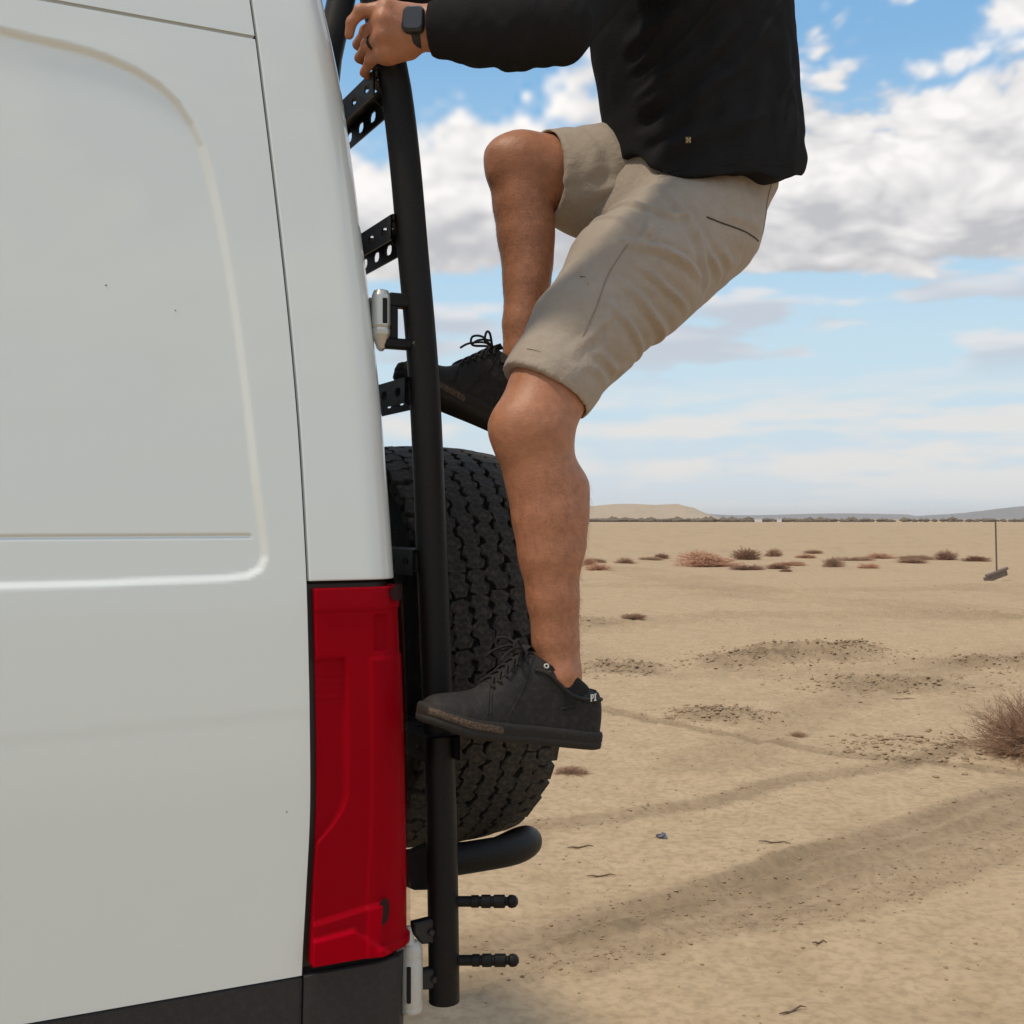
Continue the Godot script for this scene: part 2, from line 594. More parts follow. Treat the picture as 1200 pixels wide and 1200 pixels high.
# ==================================================================== materials
func materials() -> void:
	var fine := noise_tex(3, 0.02, 512, 5)
	var grain := noise_tex(9, 0.09, 512, 4, null, 0.6)
	var soft := noise_tex(15, 0.006, 512, 4)
	M.fine = fine
	# ground
	var g := mat(Color.WHITE, 0.95)
	g.albedo_texture = noise_tex(31, 0.012, 1024, 6, ramp2(lin(0.41, 0.308, 0.195), lin(0.46, 0.350, 0.228), 0.25, 0.75), 0.62)
	tri(g, 0.27, true)
	g.vertex_color_use_as_albedo = true
	g.detail_enabled = true
	g.detail_blend_mode = BaseMaterial3D.BLEND_MODE_MUL
	g.detail_albedo = noise_tex(32, 0.05, 1024, 5, ramp2(Color(0.90, 0.895, 0.89), Color(1, 1, 1), 0.2, 0.6), 0.65)
	g.metallic_specular = 0.2
	bumpy(g, noise_tex(33, 0.03, 1024, 6, null, 0.62), 0.5)
	M.ground = g
	M.clod = bumpy(tri(mat(lin(0.36, 0.262, 0.165), 0.95), 6.0, true), grain, 0.4)
	M.hill = bumpy(tri(mat(lin(0.38, 0.30, 0.21), 0.95), 0.01, true), soft, 300.0)
	M.far_hill = mat(lin(0.20, 0.19, 0.18), 0.95)
	M.wood_line = mat(lin(0.15, 0.12, 0.085), 0.95)
	M.far_white = mat(lin(0.75, 0.75, 0.74), 0.7)
	# van
	var p := mat(lin(0.735, 0.79, 0.775), 0.38)
	p.clearcoat_enabled = true
	p.clearcoat = 1.0
	p.clearcoat_roughness = 0.05
	M.paint = p
	M.gap = mat(lin(0.006, 0.006, 0.006), 0.9)
	M.trim = bumpy(tri(mat(lin(0.022, 0.023, 0.025), 0.62), 12.0), grain, 0.12)
	var ti := noise_tex(53, 0.012, 512, 5, ramp2(lin(0.016, 0.0165, 0.018), lin(0.026, 0.0255, 0.025), 0.3, 0.9))
	M.trim.albedo_color = Color.WHITE
	M.trim.albedo_texture = ti
	M.housing = mat(lin(0.012, 0.008, 0.007), 0.5)
	var lens := mat(lin(0.38, 0.0003, 0.009), 0.35)
	lens.metallic_specular = 0.12
	M.lens = lens
	var pane := mat(Color(0.35, 0.0, 0.02, 0.14), 0.05)
	pane.metallic_specular = 0.14
	pane.transparency = BaseMaterial3D.TRANSPARENCY_ALPHA
	M.pane = pane
	M.smoke = mat(lin(0.016, 0.004, 0.004), 0.9)
	var glass := mat(lin(0.01, 0.012, 0.014), 0.06)
	M.glass = glass
	M.hinge = bumpy(tri(mat(lin(0.52, 0.52, 0.48), 0.35), 8.0), fine, 0.1)
	M.hinge_metal = mat(lin(0.50, 0.50, 0.46), 0.28, 0.65)
	M.steel = mat(lin(0.30, 0.30, 0.29), 0.35, 0.9)
	# powder-coated black steel
	var k := mat(lin(0.0045, 0.0045, 0.005), 0.42)
	k.metallic_specular = 0.35
	bumpy(tri(k, 22.0), grain, 0.05)
	k.albedo_color = Color.WHITE
	k.albedo_texture = noise_tex(63, 0.015, 512, 5, ramp2(lin(0.0045, 0.0045, 0.005), lin(0.014, 0.013, 0.012), 0.5, 0.95), 0.6)
	M.black = k
	M.black2 = mat(lin(0.009, 0.0095, 0.011), 0.5)
	var rb := mat(Color.WHITE, 0.8)
	rb.albedo_texture = noise_tex(61, 0.012, 512, 5, ramp2(lin(0.012, 0.0115, 0.011), lin(0.040, 0.034, 0.028), 0.45, 0.85))
	M.rubber = bumpy(tri(rb, 5.0), grain, 0.15)
	var rc := mat(Color.WHITE, 0.85)
	rc.albedo_texture = noise_tex(62, 0.02, 512, 5, ramp2(lin(0.022, 0.020, 0.018), lin(0.075, 0.062, 0.048), 0.4, 0.85))
	M.tread = bumpy(tri(rc, 7.0), grain, 0.15)
	# person
	var sk := mat(Color.WHITE, 0.52)
	sk.albedo_texture = noise_tex(71, 0.02, 512, 5, ramp2(lin(0.325, 0.138, 0.070), lin(0.42, 0.180, 0.094), 0.25, 0.75), 0.62)
	tri(sk, 4.0)
	bumpy(sk, noise_tex(72, 0.08, 512, 4, null, 0.6), 0.06)
	sk.subsurf_scatter_enabled = true
	sk.subsurf_scatter_strength = 0.06
	M.skin = sk
	M.nail = mat(lin(0.52, 0.31, 0.22), 0.3)
	M.hair = mat(lin(0.03, 0.018, 0.01), 0.6)
	var weave := weave_tex()
	var sh := mat(Color.WHITE, 0.85)
	sh.albedo_texture = noise_tex(81, 0.02, 512, 5, ramp2(lin(0.318, 0.268, 0.213), lin(0.352, 0.298, 0.24), 0.25, 0.75), 0.6)
	tri(sh, 3.0)
	sh.rim_enabled = true
	sh.rim = 0.25
	sh.rim_tint = 0.6
	M.shorts = bumpy(sh, noise_tex(82, 0.05, 512, 5, null, 0.6), 0.14)
	M.seam = mat(lin(0.25, 0.20, 0.15), 0.9)
	M.slit = mat(lin(0.05, 0.04, 0.03), 0.9)
	M.leg_hair = mat(lin(0.09, 0.05, 0.03), 0.6)
	var bl := mat(lin(0.019, 0.019, 0.020), 0.92)
	bl.metallic_specular = 0.15
	M.shirt = bumpy(tri(bl, 7.0), noise_tex(83, 0.05, 512, 5, null, 0.6), 0.10)
	M.shirt_seam = mat(lin(0.004, 0.004, 0.005), 0.9)
	M.tag_tan = mat(lin(0.42, 0.30, 0.14), 0.8)
	M.tag_dark = mat(lin(0.05, 0.04, 0.03), 0.8)
	var su := mat(Color.WHITE, 0.78)
	su.albedo_texture = noise_tex(91, 0.02, 512, 5, ramp2(lin(0.0075, 0.0070, 0.0066), lin(0.025, 0.021, 0.017), 0.4, 0.9))
	M.shoe = bumpy(tri(su, 6.0), grain, 0.12)
	M.sole = bumpy(tri(mat(lin(0.014, 0.0115, 0.0095), 0.8), 10.0), fine, 0.1)
	var wr := mat(Color.WHITE, 0.9)
	wr.albedo_texture = noise_tex(92, 0.04, 512, 5, ramp2(lin(0.035, 0.026, 0.019), lin(0.15, 0.10, 0.065), 0.2, 0.8))
	M.worn = tri(wr, 8.0)
	M.lace = mat(lin(0.011, 0.010, 0.010), 0.9)
	M.sock = mat(lin(0.006, 0.006, 0.007), 0.95)
	M.white = mat(lin(0.62, 0.62, 0.60), 0.6)
	M.watch = mat(lin(0.018, 0.020, 0.024), 0.3)
	M.watch_face = mat(lin(0.03, 0.036, 0.046), 0.12)
	M.strap = mat(lin(0.012, 0.012, 0.013), 0.6)
	M.ring = mat(lin(0.02, 0.02, 0.022), 0.25, 0.8)
	# scrub and litter
	M.bush = mat(lin(0.43, 0.28, 0.19), 0.95)
	M.bush_red = mat(lin(0.58, 0.34, 0.225), 0.95)
	M.bush_dark = mat(lin(0.34, 0.205, 0.14), 0.95)
	M.twig = mat(lin(0.15, 0.105, 0.07), 0.95)
	M.broom_wood = mat(lin(0.13, 0.10, 0.075), 0.85)
	M.broom_head = mat(lin(0.19, 0.15, 0.125), 0.9)
	M.scrap = mat(lin(0.12, 0.125, 0.17), 0.6)

func weave_tex() -> ImageTexture:
	var im := Image.create(256, 256, false, Image.FORMAT_RGB8)
	var n := fnl(4, 3, 0.5, 0.05)
	for y in 256:
		for x in 256:
			var v := 0.5 + 0.2 * sin(x * TAU / 8.0) * (1.0 if (y / 4) % 2 == 0 else -1.0) + 0.3 * n.get_noise_2d(x, y)
			im.set_pixel(x, y, Color(v, v, v))
	return ImageTexture.create_from_image(im)

# ==================================================================== ground
var ruts := []
var mounds := []
var gn := {}

func V2(x: float, y: float) -> Vector2:
	return Vector2(x, y)

func ground_setup() -> void:
	# lines in plan: x to the right, distance ahead; [line, half width, depth, bank, tone]
	ruts = [
		[[V2(-3, 2.9), V2(-1.0, 3.7), V2(0.0, 4.38), V2(0.13, 4.58), V2(0.49, 4.91), V2(1.15, 5.35), V2(2.10, 6.13), V2(2.89, 6.75), V2(4.52, 7.91), V2(7.5, 10.4)], 0.055, 0.024, 0.012, 0.76],
		[[V2(-3, 3.15), V2(-1.0, 3.9), V2(0.35, 4.98), V2(1.10, 5.62), V2(2.0, 6.42), V2(2.95, 7.25), V2(4.5, 8.5)], 0.045, 0.018, 0.009, 0.80],
		[[V2(0.3, 4.45), V2(0.75, 4.85), V2(1.35, 5.30), V2(2.25, 6.02), V2(3.2, 6.85), V2(4.8, 8.0)], 0.04, 0.014, 0.008, 0.82],
		[[V2(-1.5, 3.9), V2(0.14, 4.84), V2(0.52, 5.17), V2(0.98, 5.47), V2(1.75, 6.13), V2(3.07, 7.17), V2(5.0, 8.7)], 0.07, 0.018, 0.012, 0.80],
		[[V2(1.06, 4.95), V2(1.48, 5.17), V2(1.98, 5.54), V2(2.59, 6.05), V2(3.6, 6.9)], 0.05, 0.016, 0.010, 0.82],
		[[V2(0.2, 11.6), V2(0.68, 10.65), V2(1.13, 9.87), V2(1.45, 9.35), V2(2.37, 8.37), V2(3.4, 7.7)], 0.04, 0.025, 0.012, 0.70],
		[[V2(0.0, 6.5), V2(0.19, 6.56), V2(0.78, 6.79), V2(1.14, 6.96), V2(1.85, 7.60), V2(2.64, 8.05), V2(3.74, 8.88)], 0.05, 0.02, 0.010, 0.74],
		[[V2(-4, 15.5), V2(1.30, 18.19), V2(3.68, 20.62), V2(6.8, 20.4), V2(11, 18.5)], 0.35, 0.05, 0.05, 0.88],
		[[V2(0.5, 45), V2(3.99, 37.26), V2(5.38, 25.11), V2(8.84, 20.62)], 0.5, 0.05, 0.04, 0.9],
		[[V2(6.8, 14.8), V2(6.11, 14.26), V2(3.87, 12.03), V2(2.68, 10.41), V2(1.24, 7.91)], 0.13, 0.03, 0.03, 0.86],
		[[V2(2.2, 30), V2(6.5, 27), V2(14, 30)], 0.4, 0.05, 0.04, 0.9],
		[[V2(0.6, 14.5), V2(2.0, 12.6), V2(4.2, 13.2), V2(9, 17)], 0.18, 0.03, 0.03, 0.9],
	]
	# [centre, half length, half width, turn, height, tone]
	mounds = [[V2(2.75, 13.9), 0.75, 0.7, 0.1, 0.10, 0.72], [V2(3.6, 14.6), 0.9, 0.9, 0.2, 0.13, 0.70], [V2(4.35, 15.1), 0.35, 0.5, 0.0, 0.09, 0.72],
		[V2(1.75, 10.1), 0.42, 0.45, 0.2, 0.06, 0.72], [V2(3.75, 11.9), 0.9, 0.7, 0.5, 0.07, 0.80], [V2(5.6, 13.4), 0.9, 0.8, 0.3, 0.09, 0.80],
		[V2(0.95, 19.4), 0.8, 1.0, 0.0, 0.05, 0.85], [V2(1.2, 13.4), 0.5, 0.6, 0.0, 0.05, 0.80], [V2(0.5, 13.0), 0.3, 0.5, 0.0, 0.04, 0.8], [V2(3.0, 8.6), 0.7, 0.5, 0.4, 0.03, 0.9]]
	gn = {"a": fnl(101, 4, 0.5, 0.12), "b": fnl(102, 4, 0.55, 0.9), "c": fnl(103, 4, 0.6, 5.0), "d": fnl(104, 3, 0.5, 0.035)}
	for r in ruts:
		var b := Rect2(r[0][0], Vector2.ZERO)
		for p in r[0]: b = b.expand(p)
		r.append(b.grow(r[1] * 5.0 + 0.3))

func ground_at(x: float, z: float) -> Array:   # [height, tone]; z is distance ahead
	var p := Vector2(x, z)
	var dist := p.length()
	var near := smoothstep(70.0, 15.0, dist)
	var b: float = gn.b.get_noise_2d(x, z)
	var c: float = gn.c.get_noise_2d(x, z)
	var h: float = 0.05 * gn.a.get_noise_2d(x, z) * smoothstep(200.0, 40.0, dist) + (0.022 * b + 0.0065 * c) * near
	var tone: float = 1.0 + 0.10 * b + 0.10 * gn.a.get_noise_2d(x * 1.7 + 30.0, z) + 0.06 * c
	if dist < 60.0:
		for r in ruts:
			if not r[5].has_point(p): continue
			var wob: float = 0.9 * r[1] * gn.b.get_noise_2d(x * 0.6 + 40.0, z * 0.6)
			var d := line_dist(p, r[0]) + wob
			var t: float = d / r[1]
			if absf(t) < 4.0:
				var g := exp(-t * t)
				var bank := exp(-(absf(t) - 1.6) * (absf(t) - 1.6) * 1.4)
				var broken: float = 0.65 + 0.7 * b
				h += (-r[2] * g + r[3] * bank * (0.7 + 1.6 * maxf(c, -0.3))) * broken
				tone *= 1.0 - (1.0 - r[4]) * clampf(g + bank * 0.8, 0.0, 1.0) * clampf(broken + 0.4, 0.0, 1.2)
		for m in mounds:
			var q: Vector2 = (p - m[0]).rotated(m[3])
			var e := Vector2(q.x / m[1], q.y / m[2]).length() + 0.35 * b
			if e < 1.3:
				var f := smoothstep(1.15, 0.35, e)
				h += m[4] * f * (0.55 + 0.5 * b + 1.0 * c)
				tone *= lerpf(1.0, m[5], smoothstep(1.2, 0.6, e))
	return [h, tone]

func build_ground() -> void:
	ground_setup()
	var ang := []
	var a := -38.0
	while a <= 38.0:
		ang.append(a); a += 0.22
	var steps := 64
	for i in range(1, steps):
		ang.append(38.0 + 284.0 * i / steps)
	var rad := [0.02, 0.6, 1.2, 1.9]
	var r := 2.5
	while r < 60.0:
		rad.append(r); r *= 1.0065
	while r < 9000.0:
		rad.append(r); r *= 1.07
	var nA := ang.size()
	var v := PackedVector3Array()
	var col := PackedColorArray()
	var idx := PackedInt32Array()
	var sn := []
	for q in ang: sn.append(Vector2(sin(deg_to_rad(q)), cos(deg_to_rad(q))))
	for rr in rad:
		for j in nA:
			var x: float = sn[j].x * rr
			var z: float = sn[j].y * rr
			var g := ground_at(x, z)
			v.append(Vector3(x, g[0], -z))
			var t: float = clampf(g[1], 0.45, 1.25)
			col.append(Color(t, t * (0.985 + 0.015 * t), t * (0.96 + 0.04 * t)))
	for i in rad.size() - 1:
		for j in nA:
			var k := (j + 1) % nA
			var p0 := i * nA + j
			var p1 := i * nA + k
			idx.append_array([p0, p0 + nA, p1, p1, p0 + nA, p1 + nA])
	# clockwise from above?
	var f := (v[idx[2]] - v[idx[0]]).cross(v[idx[1]] - v[idx[0]])
	if f.y < 0.0:
		idx.reverse()
	var o := MeshInstance3D.new()
	o.name = "ground"
	o.mesh = array_mesh(v, normals_of(v, idx), idx, col)
	o.mesh.surface_set_material(0, M.ground)
	o.set_meta("kind", "structure")
	add_child(o)
	# loose clods on it
	var rng := RandomNumberGenerator.new()
	rng.seed = 99
	var mb := MB.new()
	var rows := []
	for i in 5:
		var row := []
		for j in 7:
			var th := PI * i / 4.0
			var ph := TAU * j / 7.0
			var k := 1.0 + 0.35 * (rng.randf() - 0.5)
			row.append(Vector3(sin(th) * cos(ph), -cos(th) * 0.62, -sin(th) * sin(ph)) * k)
		rows.append(row)
	mb.grid(rows, true, 0)
	var xs: Array[Transform3D] = []
	for i in 15000:
		var p: Vector2
		var s := 0.0
		if i < 5000:
			var rt: Array = ruts[i % ruts.size()]
			var L: Array = rt[0]
			var k := rng.randi() % (L.size() - 1)
			p = (L[k] as Vector2).lerp(L[k + 1], rng.randf()) + Vector2(rng.randfn(), rng.randfn()) * rt[1] * 1.6
			s = 0.003 + 0.008 * pow(rng.randf(), 4.0)
		elif i < 11000:
			var m: Array = mounds[i % mounds.size()]
			p = m[0] + Vector2(rng.randfn() * m[1], rng.randfn() * m[2]) * 0.55
			s = 0.005 + 0.022 * pow(rng.randf(), 3.0)
		else:
			var rr := 3.6 * pow(9.0, rng.randf())
			var an := deg_to_rad(rng.randf_range(-8.0, 28.0))
			p = Vector2(sin(an), cos(an)) * rr
			s = (0.002 + 0.008 * pow(rng.randf(), 9.0)) * (0.6 + rr * 0.06)
		if p.y < 3.3 or absf(p.x) > p.y * 0.6: continue
		var bas := Basis.from_euler(Vector3(rng.randf() * 0.5, rng.randf() * TAU, rng.randf() * 0.5)).scaled(Vector3(s, s * rng.randf_range(0.5, 1.0), s * rng.randf_range(0.7, 1.3)))
		xs.append(Transform3D(bas, Vector3(p.x, ground_at(p.x, p.y)[0] + s * 0.15, -p.y)))
	scatter("loose_clods", mb.done(), M.clod, xs)

func scatter(called: String, mesh: Mesh, m: Material, xs: Array[Transform3D]) -> void:
	mesh.surface_set_material(0, m)
	var mm := MultiMesh.new()
	mm.transform_format = MultiMesh.TRANSFORM_3D
	mm.mesh = mesh
	mm.instance_count = xs.size()
	for i in xs.size(): mm.set_instance_transform(i, xs[i])
	var o := MultiMeshInstance3D.new()
	o.name = called
	o.multimesh = mm
	o.set_meta("kind", "stuff")
	o.set_meta("label", "small loose clods and grit lying on the dry ground")
	o.set_meta("category", "clods")
	add_child(o)

# ==================================================================== far away
func ridge(called: String, pts: Array, depth: float, m: Material, sd: int) -> void:
	# pts: Vector3(x, height, distance) along the crest; the slopes fall to both sides
	var n := fnl(sd, 4, 0.5, 0.012)
	var path := smooth_path(pts, 12.0)
	var rows := []
	for k in 13:
		var t := k / 12.0
		var row := []
		for p in path:
			var u := absf(t - 0.5) * 2.0
			var hh: float = p.y * (1.0 - smoothstep(0.0, 1.0, u)) * (1.0 + 0.25 * n.get_noise_2d(p.x * 2.0, t * 300.0) * u * 2.0) - 0.3
			row.append(Vector3(p.x, hh, -p.z - (t - 0.5) * depth))
		rows.append(row)
	var mb := MB.new()
	mb.grid(rows, false, 0)
	var o := MeshInstance3D.new()
	o.name = called
	o.mesh = mb.done()
	o.mesh.surface_set_material(0, m)
	o.set_meta("kind", "structure")
	add_child(o, true)

func build_far() -> void:
	ridge("hill", [Vector3(-60, 0.5, 1500), Vector3(20, 9, 1500), Vector3(90, 17, 1500), Vector3(140, 21, 1500), Vector3(180, 19.5, 1500), Vector3(205, 20.5, 1480), Vector3(222, 16, 1480), Vector3(245, 5, 1480), Vector3(262, 0, 1480)], 320, M.hill, 3)
	ridge("hill_001", [Vector3(150, 0, 5200), Vector3(500, 40, 5200), Vector3(760, 30, 5200), Vector3(1000, 18, 5200), Vector3(1400, 26, 5200), Vector3(1700, 22, 5200)], 900, M.far_hill, 4)
	ridge("hill_002", [Vector3(1250, 0, 4200), Vector3(1450, 14, 4200), Vector3(1600, 24, 4200), Vector3(1800, 47, 4200), Vector3(2050, 60, 4200), Vector3(2500, 40, 4200)], 700, M.far_hill, 5)
	# the far line of trees: one mass
	var rng := RandomNumberGenerator.new()
	rng.seed = 12
	var mb := MB.new()
	for i in 1100:
		var x := rng.randf_range(-40, 320)
		if x > 150 and rng.randf() < 0.45: continue
		if x > 210 and rng.randf() < 0.6: continue
		var z := rng.randf_range(640, 700)
		var s := rng.randf_range(0.3, 0.7) * (1.5 if rng.randf() < 0.06 else 1.0)
		var prof := [V2(0.05, -0.2), V2(1.5, 0.3), V2(2.0 + rng.randf(), 1.0), V2(1.7 + rng.randf(), 2.0), V2(0.9, 2.7), V2(0.05, 2.9 + rng.randf() * 0.6)]
		var xf := Transform3D(Basis(Vector3.UP, rng.randf() * TAU).scaled(Vector3(s * 1.3, s, s)), Vector3(x, 0, -z))
		mb.lathe(prof, xf, 6, 0)
	var o := MeshInstance3D.new()
	o.name = "tree_line"
	o.mesh = mb.done()
	o.mesh.surface_set_material(0, M.wood_line)
	o.set_meta("kind", "stuff")
	o.set_meta("label", "low dark line of trees along the far edge of the flat")
	o.set_meta("category", "trees")
	add_child(o)
	var sheds := [[132.0, 640.0, "nearest the middle of the tree line"], [143.0, 640.0, "at the right end of the tree line"]]
	for i in sheds.size():
		var sd: Array = sheds[i]
		var b := Vector3(sd[0], 0, -sd[1])
		var t := thing("white_shed", "tiny white building far off, " + sd[2], "building", b, false, "white buildings by the far trees")
		var wb := MB.new()
		wb.box(b + Vector3(0, 0.85, 0), Vector3(3.4 - i * 1.0, 1.7, 3))
		part("wall", wb.done(), M.far_white, t)
		var rb := MB.new()
		rb.box(b + Vector3(0, 1.8, 0), Vector3(3.7 - i * 1.0, 0.2, 3.3))
		part("roof", rb.done(), M.far_white, t)

# ==================================================================== van
# In van axes: x rearwards, y up, z towards the camera's side; the side lies near z = -1.82.
var SIDE := [Vector2(0.45, 1.885), Vector2(0.62, 1.845), Vector2(0.80, 1.826), Vector2(0.94, 1.820), Vector2(1.18, 1.812), Vector2(1.29, 1.810), Vector2(1.45, 1.814), Vector2(1.58, 1.819), Vector2(1.82, 1.830), Vector2(2.06, 1.844), Vector2(2.39, 1.866), Vector2(2.55, 1.882), Vector2(2.68, 1.910), Vector2(2.77, 1.960), Vector2(2.82, 2.03), Vector2(2.85, 2.15)]
var REAR := [Vector2(0.45, 0.70), Vector2(0.62, 0.72), Vector2(0.94, 0.726), Vector2(1.24, 0.719), Vector2(1.55, 0.709), Vector2(1.87, 0.688), Vector2(2.08, 0.667), Vector2(2.34, 0.636), Vector2(2.50, 0.606), Vector2(2.65, 0.575), Vector2(2.77, 0.52), Vector2(2.82, 0.45), Vector2(2.85, 0.33)]
var SEAM := [Vector2(0.55, 0.535), Vector2(0.937, 0.538), Vector2(1.06, 0.543), Vector2(1.181, 0.548), Vector2(1.288, 0.548), Vector2(1.447, 0.546), Vector2(1.58, 0.543), Vector2(1.821, 0.531), Vector2(2.062, 0.511), Vector2(2.387, 0.477), Vector2(2.428, 0.472), Vector2(2.6, 0.45), Vector2(2.77, 0.42), Vector2(2.85, 0.36)]
const RC := 0.062
const RECESS_BELOW := 1.565
var groove := []

func side_base(y: float) -> float:
	return curve_at(SIDE, y)

func side_c(r: float, y: float) -> float:
	var c := side_base(y)
	if y < 2.45 and y > 1.5:
		var p := Vector2(r, y)
		if r > -1.05:
			var d := 1e9
			for i in groove.size() - 1:
				var ga: Vector2 = groove[i]
				var ab: Vector2 = groove[i + 1] - ga
				var tt := clampf((p - ga).dot(ab) / ab.length_squared(), 0.0, 1.0)
				var dd := p.distance_to(ga + ab * tt)
				if dd < absf(d) - 1e-7: d = dd * (1.0 if ab.cross(p - ga) > 0.0 else -1.0)
			c += 0.0075 * smoothstep(-0.0065, 0.0065, d)
			# a fine line scored across the panel
			if r < 0.462 and d > 0.0:
				var q := absf(y - 1.6235)
				c += 0.0035 * smoothstep(0.0036, 0.0008, q) * smoothstep(0.462, 0.455, r)
	# two soft swage lines
	c += 0.0006 * smoothstep(1.36, 1.335, y + 0.02 * (0.5 - r) ) * smoothstep(1.20, 1.31, y)
	return c

func outline(y: float, u: float) -> Array:   # along the rear corner from the seam: [point (x, c), normal]
	var rs := curve_at(SEAM, y)
	var rr := curve_at(REAR, y)
	var cs := side_base(y)
	var s1 := rr - RC - rs
	if u < s1: return [Vector2(rs + u, cs), Vector2(0, -1)]
	var arc := RC * PI / 2.0
	if u < s1 + arc:
		var a := (u - s1) / RC
		return [Vector2(rr - RC + sin(a) * RC, cs + RC - cos(a) * RC), Vector2(sin(a), -cos(a))]
	return [Vector2(rr, cs + RC + u - s1 - arc), Vector2(1, 0)]

func corner_u(y: float, to_c: float) -> float:   # the length along the outline at which it lies to_c inside the side plane
	return curve_at(REAR, y) - RC - curve_at(SEAM, y) + RC * PI / 2.0 + to_c - RC

func corner_pt(y: float, u: float, out: float) -> Vector3:
	var o := outline(y, u)
	var p: Vector2 = o[0] + o[1] * out
	return Vector3(p.x, y, -p.y)

# a sheet wrapped round the rear corner, its rims turned in by 12 mm
func corner_sheet(y0: float, y1: float, u0: float, to_c: float, out: float, ny: int, nu: int) -> ArrayMesh:
	var rows := []
	var ts := [0.0, 0.0, 0.002]
	for i in range(1, ny): ts.append(float(i) / ny)
	ts.append_array([0.998, 1.0, 1.0])
	var ss := [0.0, 0.0, 0.008]
	for j in range(1, nu): ss.append(float(j) / nu)
	ss.append_array([0.992, 1.0, 1.0])
	for i in ts.size():
		var y := lerpf(y0, y1, ts[i])
		var ue := corner_u(y, to_c)
		var row := []
		for j in ss.size():
			var rim: bool = i == 0 or i == ts.size() - 1 or j == 0 or j == ss.size() - 1
			row.append(corner_pt(y, lerpf(u0, ue, ss[j]), out - (0.014 if rim else 0.0)))
		rows.append(row)
	var mb := MB.new()
	mb.grid(rows, false, 0)
	return mb.done()

